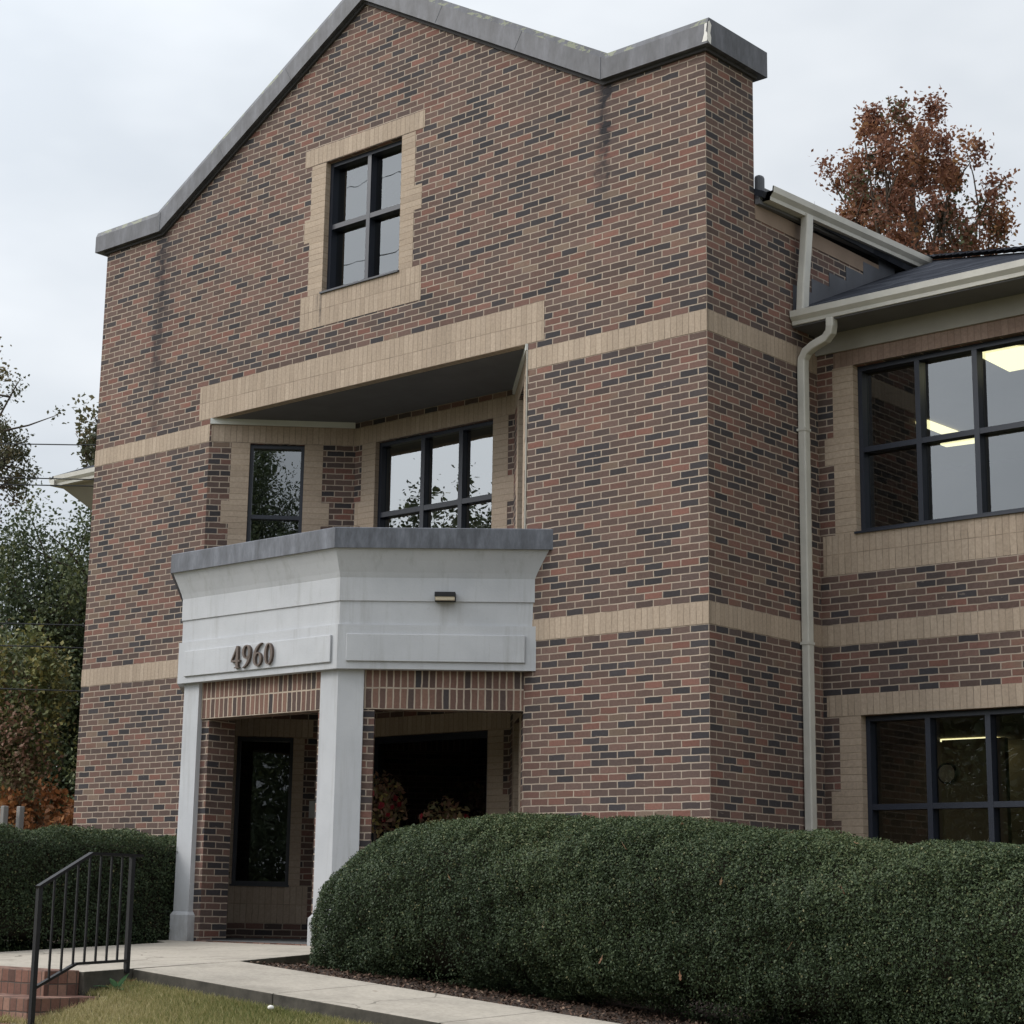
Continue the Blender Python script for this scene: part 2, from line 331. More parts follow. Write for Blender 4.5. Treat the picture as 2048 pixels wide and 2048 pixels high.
# ------------------------------------------------------------------ mesh helpers
class MB:
    def __init__(s): s.v = []; s.f = []; s.uv = []; s.off = (0., 0.); s.edge = []
    def face(s, pts, uvs=None, edge=0.):
        pts = [Vector(p) for p in pts]; i0 = len(s.v); s.v += pts; s.f.append(list(range(i0, i0 + len(pts))))
        if uvs is None:
            n = Vector((0, 0, 0))
            for i in range(len(pts)):
                p, q = pts[i], pts[(i + 1) % len(pts)]
                n += Vector(((p.y - q.y) * (p.z + q.z), (p.z - q.z) * (p.x + q.x), (p.x - q.x) * (p.y + q.y)))
            if n.length: n.normalize()
            if abs(n.z) < .7:
                t = Vector((-n.y, n.x, 0)).normalized()
                if t.y < -1e-4 and abs(t.x) < .3: t = -t
                if t.x < -.3: t = -t
                add = .5 * b if abs(t.x) < .3 else 0.
                uvs = [(p.dot(t) + add, p.z) for p in pts]
            else: uvs = [(p.x, p.y) for p in pts]
        s.uv.append([(u + s.off[0], w + s.off[1]) for u, w in uvs]); s.edge.append(edge)
    def box(s, x0, x1, y0, y1, z0, z1):
        s.obox(Vector((x0, y0, z0)), Vector((x1 - x0, 0, 0)), Vector((0, y1 - y0, 0)), Vector((0, 0, z1 - z0)))
    def obox(s, o, a, bb, cc):
        o = Vector(o); P = lambda i, j, k: o + a * i + bb * j + cc * k
        if a.cross(bb).dot(cc) < 0: a, bb = bb, a
        P = lambda i, j, k: o + a * i + bb * j + cc * k
        for q in (((0,0,0),(0,1,0),(1,1,0),(1,0,0)), ((0,0,1),(1,0,1),(1,1,1),(0,1,1)), ((0,0,0),(1,0,0),(1,0,1),(0,0,1)),
                  ((1,0,0),(1,1,0),(1,1,1),(1,0,1)), ((1,1,0),(0,1,0),(0,1,1),(1,1,1)), ((0,1,0),(0,0,0),(0,0,1),(0,1,1))):
            s.face([P(*k) for k in q])
    def bar(s, p0, p1, w, h=None, up=(0, 0, 1)):
        p0, p1 = Vector(p0), Vector(p1); h = h or w; d = p1 - p0; t = d.normalized(); up = Vector(up)
        if abs(t.dot(up)) > .95: up = Vector((1, 0, 0)) if abs(t.x) < .9 else Vector((0, 1, 0))
        a = t.cross(up).normalized(); e = a.cross(t).normalized()
        s.obox(p0 - a * w / 2 - e * h / 2, d, a * w, e * h)
    def tube(s, pts, rad, k=6, cap=True):
        pts = [Vector(p) for p in pts]; rad = rad if isinstance(rad, (list, tuple)) else [rad] * len(pts)
        rings = []; ref = Vector((.13, .31, .94))
        for i, p in enumerate(pts):
            t = (pts[min(i + 1, len(pts) - 1)] - pts[max(i - 1, 0)]).normalized()
            a = t.cross(ref)
            if a.length < .1: a = t.cross(Vector((1, 0, 0)))
            a.normalize(); e = t.cross(a)
            rings.append([p + (a * math.cos(2 * math.pi * j / k) + e * math.sin(2 * math.pi * j / k)) * rad[i] for j in range(k)])
        for i in range(len(pts) - 1):
            for j in range(k):
                j2 = (j + 1) % k; s.face([rings[i][j], rings[i][j2], rings[i + 1][j2], rings[i + 1][j]])
        if cap: s.face(rings[0][::-1]); s.face(rings[-1])
    def rectpipe(s, pts, w, h):
        pts = [Vector(p) for p in pts]; rings = []
        for i, p in enumerate(pts):
            t = (pts[min(i + 1, len(pts) - 1)] - pts[max(i - 1, 0)]).normalized()
            e = Vector((0, 1, 0)); e = (e - t * e.dot(t)).normalized(); a = e.cross(t).normalized()
            r = .18; q = []
            for sx, sy in ((-1, -1), (1, -1), (1, 1), (-1, 1)):
                q.append((sx * w / 2, sy * h / 2))
            rings.append([p + a * x + e * y for x, y in q])
        for i in range(len(pts) - 1):
            for j in range(4):
                j2 = (j + 1) % 4; s.face([rings[i][j], rings[i][j2], rings[i + 1][j2], rings[i + 1][j]])
        s.face(rings[0][::-1]); s.face(rings[-1])
    def poly(s, outer, holes, P, nrm):
        loops = [[Vector((u, w, 0)) for u, w in outer]] + [[Vector((u, w, 0)) for u, w in h] for h in holes]
        flat = [p for l in loops for p in l]
        for tri in tessellate_polygon(loops):
            pts = [P(flat[i].x, flat[i].y) for i in tri]
            n = (pts[1] - pts[0]).cross(pts[2] - pts[0])
            if n.length < 1e-9: continue
            if n.dot(nrm) < 0: pts = pts[::-1]
            s.face(pts)
    def build(s, name, mat, parent=None, smooth=False, bevel=0.):
        me = bpy.data.meshes.new(name); me.from_pydata([tuple(v) for v in s.v], [], s.f); me.materials.append(mat)
        ul = me.uv_layers.new(name='UVMap'); ul.data.foreach_set('uv', [x for q in s.uv for p in q for x in p])
        at = me.attributes.new('edge', 'FLOAT', 'FACE'); at.data.foreach_set('value', s.edge)
        if smooth or bevel:
            import bmesh
            bm = bmesh.new(); bm.from_mesh(me); bmesh.ops.remove_doubles(bm, verts=bm.verts, dist=1e-5); bm.to_mesh(me); bm.free()
        if smooth: me.polygons.foreach_set('use_smooth', [True] * len(me.polygons))
        me.update()
        o = bpy.data.objects.new(name, me); COL.objects.link(o)
        if bevel:
            bv = o.modifiers.new('bevel', 'BEVEL'); bv.width = bevel; bv.segments = 2; bv.limit_method = 'ANGLE'; bv.angle_limit = R(40)
        if parent: attach(o, parent)
        return o
def attach(o, parent):
    o.parent = parent
    mw = Matrix.Translation(parent.location) if parent.parent is None else parent.matrix_parent_inverse.inverted()
    o.matrix_parent_inverse = parent_world(parent).inverted()
def parent_world(p):
    m = Matrix.Translation(p.location)
    if p.parent is not None: m = parent_world(p.parent) @ p.matrix_parent_inverse @ m
    return m
def tag(o, label=None, cat=None, group=None, kind=None):
    if label: o['label'] = label
    if cat: o['category'] = cat
    if group: o['group'] = group
    if kind: o['kind'] = kind
    return o
def thing(name, label, cat, loc, group=None):
    o = bpy.data.objects.new(name, None); o.location = loc; o.empty_display_size = .2; COL.objects.link(o)
    return tag(o, label, cat, group)

class Frame:
    def __init__(s, O, t):
        s.O = Vector(O); s.t = Vector(t).normalized(); s.n = Vector((s.t.y, -s.t.x, 0))
    def P(s, u, z, d=0.): return s.O + s.t * u + s.n * d + Vector((0, 0, z))
    def box(s, mb, u0, u1, z0, z1, d0, d1):
        mb.obox(s.P(u0, z0, d0), s.t * (u1 - u0), s.n * (d1 - d0), Vector((0, 0, z1 - z0)))
    def wall(s, mb, outer, holes=(), reveal=.13, rec=True):
        hs = [[(h[0], h[2]), (h[1], h[2]), (h[1], h[3]), (h[0], h[3])] for h in holes]
        mb.poly(outer, hs, lambda u, z: s.P(u, z), s.n)
        for u0, u1, z0, z1 in holes:
            q = [(u0, z0), (u1, z0), (u1, z1), (u0, z1)]
            for i in range(4):
                a, e = q[i], q[(i + 1) % 4]
                mb.face([s.P(*a), s.P(*e), s.P(*e, -reveal), s.P(*a, -reveal)])

# ------------------------------------------------------------------ ground heights
def ground(x, y):
    zm = -2.985 - .075 * min(max(x + 2.5, 0), 5.0)
    pad = -2.95 - .047 * min(max(-1.2 - y, 0), 3.5)
    z = zm if x > -2.45 else pad
    ye = -4.22
    if y < ye:
        zf = -3.03 - .075 * min(max(x + 2.55, 0), 5.0)
        z = zf - .10 - .22 * (ye - y)
        if x < -2.6: z -= .3
        z = max(z, -4.14)
    elif y < -3.1 and x > -2.5: z = -3.03 - .072 * min(max(x + 2.55, 0), 5.0) - .12
    elif x < -2.5 and x > -5.45 and y > -4.7: z = pad - .1
    return z
FLOOR = -2.87

# ------------------------------------------------------------------ structure: terrain, walks
def grid(xs, ys, name, mat, fz):
    xs, ys = np.array(xs), np.array(ys); X, Y = np.meshgrid(xs, ys); nx, ny = len(xs), len(ys)
    v = [(float(X[j, i]), float(Y[j, i]), fz(float(X[j, i]), float(Y[j, i]))) for j in range(ny) for i in range(nx)]
    f = [(j * nx + i, j * nx + i + 1, (j + 1) * nx + i + 1, (j + 1) * nx + i) for j in range(ny - 1) for i in range(nx - 1)]
    me = bpy.data.meshes.new(name); me.from_pydata(v, [], f); me.materials.append(mat)
    me.polygons.foreach_set('use_smooth', [True] * len(f)); me.update()
    o = bpy.data.objects.new(name, me); COL.objects.link(o); return o
gx = [-1500, -600, -250, -120, -60, -40, -25, -15, -10, -8, -7, -6, -5.5] + list(np.arange(-5, -2.9, .5)) + [-2.62, -2.4] + list(np.arange(-2.2, 6.1, .2)) + [6.5, 7.5, 9, 12, 16, 25, 50, 120, 300, 1500]
gy = [-1500, -500, -200, -90, -50, -30, -20, -15, -12, -10] + list(np.arange(-9, -4.35, .2)) + [-4.3, -4.225, -4.215, -3.6, -3.105, -3.095, -2.4, -1.8, -1.2, -.6, 0, 2, 5, 10, 20, 40, 90, 250, 600, 1500]
g = grid(gx, gy, 'ground', M['lawn'], lambda x, y: ground(x, y) - (.03 if y > -4.22 else 0)); tag(g, kind='structure')
# mulch beds, one sheet each just above the ground
def sheet(name, mat, x0, x1, y0, y1, lift, n=24):
    o = grid(np.linspace(x0, x1, n), np.linspace(y0, y1, n), name, mat, lambda x, y: ground(x, y) + lift + .012 * math.sin(x * 9 + y * 5) * math.sin(y * 11 - x * 3)); return tag(o, kind='structure')
sheet('mulch_bed', M['soil'], -2.43, 7, -3.09, -.0, -.012, 60)
sheet('mulch_bed', M['soil'], -9.6, -5.53, -4.6, 0, -.004, 40)

def slab(name, corners, th):
    mb = MB(); top = [Vector(p) for p in corners]; bot = [p - Vector((0, 0, th)) for p in top]
    mb.face(top); mb.face(bot[::-1])
    for i in range(len(top)):
        j = (i + 1) % len(top); mb.face([top[i], bot[i], bot[j], top[j]])
    o = mb.build(name, M['concrete'], bevel=.008); return tag(o, kind='structure')
padz = lambda y: -2.885 - .047 * (-1.2 - y)
zF = lambda x: -3.03 - .072 * (x + 2.55)
zB = lambda x: -2.974 - .074 * (x + 2.55)
slab('entry_walk', [(-5.5, -4.66, padz(-4.66)), (-2.555, -4.66, padz(-4.66)), (-2.555, -4.18, padz(-4.18)), (-2.555, -3.11, padz(-3.11)), (-2.72, -2.2, padz(-2.2)), (-2.85, -1.75, padz(-1.75)), (-3.3, -1.16, padz(-1.16)), (-5.5, -1.16, padz(-1.16)), (-5.95, -1.1, padz(-1.1)), (-5.95, -1.25, padz(-1.25)), (-5.5, -1.45, padz(-1.45))], .22)
xs = [-2.545, -.92, .73, 2.4, 4.1, 7.0]
for i in range(len(xs) - 1):
    x0, x1 = xs[i] + .004, xs[i + 1] - .004
    slab('side_walk', [(x0, -4.2, zF(x0)), (x1, -4.2 - .0, zF(x1)), (x1, -3.1, zB(x1)), (x0, -3.1, zB(x0))], .24)

# ------------------------------------------------------------------ THE BUILDING
BLD = thing('office_building', 'two-storey brown brick office with tan bands, gable parapet and numbered white entry porch', 'building', (-4.55, 0, -2.95))
FA = Frame((0, 0, 0), (1, 0, 0))
xl, xr = -6.95, -2.14
A_ = 1.193
HB = -3.3
# facade wall
mb = MB(); gw = (-5.155, -3.965, 61 * c, 83.7 * c)
FA.wall(mb, [(-9.10, HB), (xl, HB), (xl, 44 * c), (xr, 44 * c), (xr, HB), (0, HB), (0, 81 * c), (-1.2, 81 * c), (-4.58, 109.9 * c), (-7.97, 81 * c), (-9.10, 81 * c)], [gw])
# parapet backs
mb.poly([(-9.10, 62 * c), (-.3, 62 * c), (-.3, 81 * c), (-1.2, 81 * c), (-4.58, 109.9 * c), (-7.97, 81 * c), (-9.10, 81 * c)], [[(-5.65, 62.5 * c), (-3.45, 62.5 * c), (-3.45, 5.95), (-5.65, 5.95)]], lambda u, z: Vector((u, .30, z)), Vector((0, 1, 0)))
mb.build('brick_wall', M['brick'], BLD)
# side wall with pilaster
SD = Frame((0, 0, 0), (0, 1, 0))
mb = MB()
SD.wall(mb, [(0, HB), (1.87, HB), (1.87, 46 * c), (10, 46 * c), (10, 61.6 * c), (.80, 61.6 * c), (.80, 81 * c), (0, 81 * c)])
mb.face([(0, .80, 81 * c), (0, .80, 61 * c), (-.3, .80, 61 * c), (-.3, .80, 81 * c)][::-1])
mb.face([(-.3, .3, 61 * c), (-.3, .3, 81 * c), (-.3, .8, 81 * c), (-.3, .8, 61 * c)])
mb.build('brick_wall', M['brick'], BLD)
# far side wall and pilaster
mb = MB()
mb.face([(-9.10, 0, HB), (-9.10, 0, 81 * c), (-9.10, .8, 81 * c), (-9.10, .8, HB)])
mb.face([(-9.10, .8, HB), (-9.10, .8, 61.6 * c), (-9.10, 10, 61.6 * c), (-9.10, 10, HB)])
mb.face([(-9.10, .8, 61 * c), (-9.10, .8, 81 * c), (-8.8, .8, 81 * c), (-8.8, .8, 61 * c)])
mb.face([(-9.10, 10, HB), (-9.10, 10, 61.6 * c), (0, 10, 61.6 * c), (0, 10, HB)])
mb.build('brick_wall', M['brick'], BLD)

def plates(name, mat, items, parent=BLD, thick=.02, proud=.003, off=(0, 0)):
    for fr, u0, u1, z0, z1 in items:
        mb = MB(); mb.off = off; fr.box(mb, u0, u1, z0, z1, -thick, proud); mb.build(name, mat, parent)
def reveals(fr, u0, u1, z0, z1):
    for u, s_ in ((u0, 1), (u1, -1)):
        mb = MB(); fr.box(mb, u, u + s_ * .004, z0, z1, -.12, .0035); mb.build('tan_reveal', M['tan_course'], BLD)
# bands
CL = Frame((xl, 0, 0), (1, 1, 0)); CLEN = A_ * math.sqrt(2)
BK = Frame((0, A_, 0), (1, 0, 0)); bl, brx = xl + A_, xr - A_
CR = Frame((brx, A_, 0), (1, -1, 0))
D = 1.87; WX = 2.62
WG = Frame((0, D, 0), (1, 0, 0))
E3 = .003
for z0 in (0., 40 * c):
    plates('tan_band', M['tan_soldier'], [(FA, -9.10 - E3, xl, z0, z0 + 3 * c)], off=(0, -z0))
    plates('tan_band', M['tan_soldier'], [(FA, xr, E3, z0, z0 + 3 * c)], off=(0, -z0))
    plates('tan_band', M['tan_soldier'], [(SD, 0, D, z0, z0 + 3 * c)], off=(0, -z0))
    plates('tan_band', M['tan_soldier'], [(CL, 0.02, CLEN, z0, z0 + 3 * c), (BK, bl, brx, z0, z0 + 3 * c), (CR, 0, CLEN - .02, z0, z0 + 3 * c)], off=(0, -z0))
plates('tan_band', M['tan_soldier'], [(WG, 0, WX, 0, 3 * c)])
# big header over the recess
plates('tan_lintel', M['tan_soldier'], [(FA, -7.15, -1.94, 44 * c, 50 * c)], off=(0, -44 * c), thick=.1)

# recess walls
def surround(fr, u0, u1, z0, z1, jw, qw, qz, hdr=None, sill=None, hx=None):
    """tan brick surround of an opening"""
    hx = hx if hx is not None else qw
    it = []
    for q0, q1 in ([(z0, z1)] if qz is None else [(z0, qz[0]), (qz[1], z1)]):
        it += [(fr, u0 - jw, u0, q0, q1), (fr, u1, u1 + jw, q0, q1)]
    if qz: it += [(fr, u0 - qw, u0, qz[0], qz[1]), (fr, u1, u1 + qw, qz[0], qz[1])]
    plates('tan_jamb', M['tan_course'], it)
    # tan reveals inside the opening
    reveals(fr, u0, u1, z0, z1)
    if hdr: plates('tan_lintel', M['tan_soldier'], [(fr, u0 - hx, u1 + hx, hdr[0], hdr[1])], off=(0, -hdr[0]))
    if sill: plates('tan_sill', M['tan_soldier'], [(fr, u0 - hx, u1 + hx, sill[0], sill[1])], off=(0, -sill[0]))

def window(fr, u0, u1, z0, z1, mull, rails, glassm, inset=.07, wid=.045, depth=.075, sillbar=True, per=.045, bot=None):
    mb = MB(); d1, d0 = -inset, -inset - depth; bot = bot or per
    fr.box(mb, u0 + .004, u0 + per, z0, z1, d0, d1); fr.box(mb, u1 - per, u1 - .004, z0, z1, d0, d1)
    fr.box(mb, u0 + per, u1 - per, z1 - per, z1 - .002, d0, d1); fr.box(mb, u0 + per, u1 - per, z0 + .002, z0 + bot, d0, d1)
    for m_ in mull: fr.box(mb, m_ - wid / 2, m_ + wid / 2, z0 + bot, z1 - per, d0, d1 - .002)
    cuts = [u0 + per] + [x for m_ in mull for x in (m_ - wid / 2, m_ + wid / 2)] + [u1 - per]
    for r_ in rails:
        for i in range(0, len(cuts), 2): fr.box(mb, cuts[i], cuts[i + 1], r_ - wid / 2, r_ + wid / 2, d0, d1 - .004)
    if sillbar: fr.box(mb, u0 - .01, u1 + .004, z0 - .012, z0 + .008, -.08, .025)
    w = mb.build('window', M['frame'], BLD)
    zc = [z0 + bot] + [x for r_ in sorted(rails) for x in (r_ - wid / 2, r_ + wid / 2)] + [z1 - per]
    dp = -inset - depth * .75
    for i in range(0, len(cuts), 2):
        for j in range(0, len(zc), 2):
            p = MB(); e = .006
            p.face([fr.P(cuts[i] - e, zc[j] - e, dp), fr.P(cuts[i + 1] + e, zc[j] - e, dp), fr.P(cuts[i + 1] + e, zc[j + 1] + e, dp), fr.P(cuts[i] - e, zc[j + 1] + e, dp)])
            p.build('pane', glassm, w)
    return w
def room(fr, u0, u1, z0, z1, d0, d1, mat, cut=None):
    """inside of a room behind a window: walls facing inward, open towards the glass"""
    mb = MB(); P = fr.P
    mb.face([P(u0, z0, -d1), P(u1, z0, -d1), P(u1, z1, -d1), P(u0, z1, -d1)])
    mb.face([P(u0, z0, -d0), P(u0, z0, -d1), P(u0, z1, -d1), P(u0, z1, -d0)])
    mb.face([P(u1, z0, -d1), P(u1, z0, -d0), P(u1, z1, -d0), P(u1, z1, -d1)])
    mb.face([P(u0, z0, -d0), P(u1, z0, -d0), P(u1, z0, -d1), P(u0, z0, -d1)])
    mb.face([P(u0, z1, -d1), P(u1, z1, -d1), P(u1, z1, -d0), P(u0, z1, -d0)])
    if cut:   # strips of wall round the opening, seen only from inside
        a0, a1, k0, k1 = cut
        for q in ((u0, a0, z0, z1), (a1, u1, z0, z1), (a0, a1, z0, k0), (a0, a1, k1, z1)):
            mb.face([P(q[0], q[2], -d0), P(q[0], q[3], -d0), P(q[1], q[3], -d0), P(q[1], q[2], -d0)])
    return mb.build('interior_wall', mat, BLD)

# canted and back walls of the recess: both storeys
cw = (.467, 1.105)
U0, U1, L0, L1 = 16 * c, 39.9 * c, -34 * c, -9.9 * c
mb = MB(); CL.wall(mb, [(0, HB), (CLEN, HB), (CLEN, 44 * c), (0, 44 * c)], [(cw[0], cw[1], U0, U1), (cw[0], cw[1], L0, L1)]); mb.build('brick_wall', M['brick'], BLD)
bw = (-5.43, -3.635)
mb = MB(); BK.wall(mb, [(bl, HB), (brx, HB), (brx, 44 * c), (bl, 44 * c)], [(bw[0], bw[1], U0, U1), (bw[0], bw[1], FLOOR + .02, L1)]); mb.build('brick_wall', M['brick'], BLD)
rw = (CLEN - 1.105, CLEN - .467)
mb = MB(); CR.wall(mb, [(0, HB), (CLEN, HB), (CLEN, 44 * c), (0, 44 * c)], [(rw[0], rw[1], U0, U1), (rw[0], rw[1], L0, L1)]); mb.build('brick_wall', M['brick'], BLD)
for fr, w_ in ((CL, cw), (CR, rw)):
    surround(fr, w_[0], w_[1], U0, U1, .21, .30, (25.8 * c, 29.8 * c), None, (10 * c, 16 * c))
    surround(fr, w_[0], w_[1], L0, L1, .12 if fr is CL else .21, .21, None if fr is CL else (-24 * c, -20 * c), (-9.9 * c, -6.9 * c), (-40 * c, -34 * c), .21)
    window(fr, w_[0], w_[1], U0, U1, [], [27.3 * c], M['glass_sky'], inset=.05)
    window(fr, w_[0], w_[1], L0, L1, [], [], M['glass_shaded'], inset=.07)
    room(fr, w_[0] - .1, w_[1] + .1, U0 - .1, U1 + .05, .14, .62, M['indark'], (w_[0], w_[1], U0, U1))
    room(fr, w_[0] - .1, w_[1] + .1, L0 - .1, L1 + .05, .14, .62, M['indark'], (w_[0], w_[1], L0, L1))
surround(BK, bw[0], bw[1], U0, U1, .215, .31, (25.8 * c, 29.9 * c), None, (10 * c, 16 * c))
surround(BK, bw[0], bw[1], FLOOR + .02, L1, .215, .31, (-24 * c, -20 * c), (-9.9 * c, -6.9 * c), None, .31)
window(BK, bw[0], bw[1], U0, U1, [-4.74, -4.165], [27.4 * c], M['glass_sky'], inset=.06, wid=.058, depth=.09)
room(BK, -5.7, -3.4, .6, 2.78, .16, 4.5, M['inwall'], (bw[0], bw[1], U0, U1))
mb = MB(); cen = Vector((-4.62, 2.9, 2.74))
ring = [cen + Vector((.15 * math.cos(k * math.pi / 12), .15 * math.sin(k * math.pi / 12), 0)) for k in range(24)]
low = [p - Vector((0, 0, .05)) * 1 for p in ring]
mb.face([q for q in low][::-1])
for k in range(24): mb.face([ring[k], low[k], low[(k + 1) % 24], ring[(k + 1) % 24]][::-1])
mb.build('ceiling_light', M['round_light'], BLD)
# glazed entry door at the back of the porch
window(BK, bw[0], bw[1], FLOOR + .03, L1, [], [], M['glass_door'], inset=.06, wid=.10, per=.07, sillbar=False, bot=.22)
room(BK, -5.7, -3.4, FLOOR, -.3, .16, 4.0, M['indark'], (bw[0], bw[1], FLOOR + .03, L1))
# soffit over the upper recess and porch ceiling
def slabpoly(name, mat, pts, z, th=.04, parent=BLD):
    mb = MB(); top = [Vector((x, y, z + th)) for x, y in pts]; bot = [Vector((x, y, z)) for x, y in pts]
    mb.face(top); mb.face(bot[::-1])
    for i in range(len(pts)):
        j = (i + 1) % len(pts); mb.face([bot[i], bot[j], top[j], top[i]])
    return mb.build(name, mat, parent)
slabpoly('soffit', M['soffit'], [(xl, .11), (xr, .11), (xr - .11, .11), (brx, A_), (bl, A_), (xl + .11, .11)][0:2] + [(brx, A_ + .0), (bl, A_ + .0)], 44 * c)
mb = MB(); CL.box(mb, .003, CLEN - .01, 43.05 * c, 44 * c, .003, .028); mb.build('soffit_trim', M['whitetrim'], BLD)
mb = MB(); CR.box(mb, .01, CLEN - .003, 43.05 * c, 44 * c, .003, .028); mb.build('soffit_trim', M['whitetrim'], BLD)
mb = MB(); mb.box(xr - .018, xr - .002, -.008, .012, .95, 43 * c); mb.build('corner_trim', M['frieze'], BLD)

# gable window
window(FA, *gw, [-4.535], [4.905], M['glass'], inset=.07, wid=.055, depth=.12, per=.05)
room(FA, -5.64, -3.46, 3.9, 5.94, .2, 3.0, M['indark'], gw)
plates('tan_lintel', M['tan_soldier'], [(FA, -5.495, -3.635, 83.8 * c, 86.8 * c)], off=(0, -83.8 * c))
plates('tan_sill', M['tan_soldier'], [(FA, -5.49, -3.635, 55.3 * c, 61 * c)], off=(0, -55.2 * c))
it = []
for u0, u1, q0, q1 in ((-5.377, gw[0], 61, 70.4), (-5.47, gw[0], 70.4, 74.5), (-5.377, gw[0], 74.5, 83.7), (gw[1], -3.767, 61, 70.4), (gw[1], -3.656, 70.4, 74.5), (gw[1], -3.767, 74.5, 83.7)):
    it.append((FA, u0, u1, q0 * c, q1 * c))
plates('tan_jamb', M['tan_course'], it)
reveals(FA, *gw)

# coping along gable
def miter_path(pts, prof, ymode):
    """sweep a (d, h) profile: d along y, h along the mitred normal in the xz plane"""
    pts = [Vector(p) for p in pts]; n = len(pts); ms = []
    for i in range(n):
        ns = []
        for a_, e_ in ((i - 1, i), (i, i + 1)):
            if a_ < 0 or e_ >= n: continue
            t = (pts[e_] - pts[a_]).normalized(); ns.append(Vector((-t.z, 0, t.x)))
        m_ = ns[0] if len(ns) == 1 else (ns[0] + ns[1]) / (1 + ns[0].dot(ns[1]))
        ms.append(m_)
    return [[pts[i] + ms[i] * h + Vector((0, d, 0)) for d, h in prof] for i in range(n)]
def loft(mb, rings, caps=True, edges=()):
    k = len(rings[0])
    for i in range(len(rings) - 1):
        for j in range(k):
            j2 = (j + 1) % k
            mb.face([rings[i][j], rings[i + 1][j], rings[i + 1][j2], rings[i][j2]], edge=1. if j in edges else 0.)
    if caps: mb.face(rings[0]); mb.face(rings[-1][::-1])
CT = .265
prof = [(-.085, 0), (.34, 0), (.34, CT), (-.06, CT), (-.085, CT - .06)]
mb = MB()
loft(mb, miter_path([(-9.25, 0, 81 * c), (-7.985, 0, 81 * c), (-4.585, 0, 109.9 * c), (-1.19, 0, 81 * c), (.085, 0, 81 * c)], prof, 0), edges=(2, 3))
cop = mb.build('coping', M['coping'], BLD)
mb = MB(); mb.box(-.34, .085, .34, .93, 81 * c + .0, 81 * c + CT); mb.build('coping', M['coping'], BLD)
mb = MB(); mb.box(-9.25, -8.76, .34, .93, 81 * c, 81 * c + CT); mb.build('coping', M['coping'], BLD)
def seam(fn):
    mb = MB(); fn(mb); mb.build('coping_seam', M['flash'], BLD)
for x in (-7.985, -1.19): seam(lambda mb: mb.box(x - .006, x + .006, -.0885, -.08, 81 * c + .01, 81 * c + CT - .03))
for x0, x1, z0, z1, kk in ((-7.985, -4.585, 81 * c, 109.9 * c, 3), (-4.585, -1.19, 109.9 * c, 81 * c, 3)):
    for q in range(1, kk):
        f_ = q / kk; x, z = x0 + (x1 - x0) * f_, z0 + (z1 - z0) * f_; tt = Vector((x1 - x0, 0, z1 - z0)).normalized(); nn = Vector((-tt.z, 0, tt.x))
        seam(lambda mb: mb.obox(Vector((x, -.0875, z)) + nn * .01, tt * .008, Vector((0, .004, 0)), nn * (CT - .07)))
# bare patch on the coping corner where paint peeled
mb = MB(); zt = 81 * c
pl = [(.0, .02), (.055, .0), (.062, .07), (.045, .11), (.066, .2), (.03, .235), (.006, .215), (-.006, .1), (-.018, .06)]
mb.face([(.0875, -.08 + u * .9, zt + w) for u, w in pl]); mb.face([(.085 - .05 + u * 0.5 - .01, -.0875, zt + w) for u, w in [(0, .02), (.12, .02), (.12, .1), (.09, .12), (.12, .2), (.06, .2), (.05, .1)]])
mb.build('peeled_patch', M['white'], BLD)
# dark strip standing in for the shadow line under the coping
mb = MB()
pr2 = [(-.03, -.035), (.02, -.035), (.02, -.001), (-.03, -.001)]
loft(mb, miter_path([(-9.13, 0, 81 * c), (-7.985, 0, 81 * c), (-4.585, 0, 109.9 * c), (-1.19, 0, 81 * c), (.03, 0, 81 * c)], pr2, 0))
mb.build('coping_shadow_strip', M['indark'], BLD)
mb = MB(); mb.box(-.01, .03, .02, .83, 81 * c - .035, 81 * c - .001)
mb.build('coping_shadow_strip', M['indark'], BLD)

# roofs
def roofface(name, pts, th=.06):
    mb = MB(); P = [Vector(p) for p in pts]
    n = (P[1] - P[0]).cross(P[2] - P[0]).normalized()
    if n.z < 0: P = P[::-1]; n = -n
    t = Vector((-n.y, n.x, 0)).normalized(); s_ = n.cross(t)
    mb.face(P, uvs=[(p.dot(t), p.dot(s_)) for p in P])
    Q = [p - n * th for p in P]; mb.face(Q[::-1])
    for i in range(len(P)):
        j = (i + 1) % len(P); mb.face([P[i], Q[i], Q[j], P[j]])
    return mb.build(name, M['shingle'], BLD)
SL = .454
ze = 4.27
roofface('roof', [(.11, .80, ze), (.11, 10.3, ze), (-4.55, 10.3, ze + SL * 4.75), (-4.55, .80, ze + SL * 4.75)])
roofface('roof', [(-9.3, .80, ze), (-9.3, 10.3, ze), (-4.55, 10.3, ze + SL * 4.75), (-4.55, .80, ze + SL * 4.75)])
CX, EY, EZ = 2.88, 1.42, 3.245
hx = 3.5
hip = lambda k: (CX - k, EY + k, EZ + SL * k)
roofface('roof', [(0.001, EY, EZ), (CX, EY, EZ), hip(hx), (hip(hx)[0], hip(hx)[1] - .6, hip(hx)[2] - .6 * SL), (.001, EY + 2.2, EZ + 2.2 * SL)])
roofface('roof', [(CX, EY, EZ), (CX, 9.5, EZ), (CX - hx, 9.5, EZ + SL * hx), hip(hx)])
mb = MB()
for k in range(22):
    f0 = hx - .16 * (k + 1); 
    if f0 < -.05: break
    p0 = Vector(hip(f0 + .2)); p1 = Vector(hip(f0)); mb.bar(p0 + Vector((0, 0, .026)), p1 + Vector((0, 0, .042)), .26, .012)
mb.build('ridge_cap', M['shingle'], BLD)
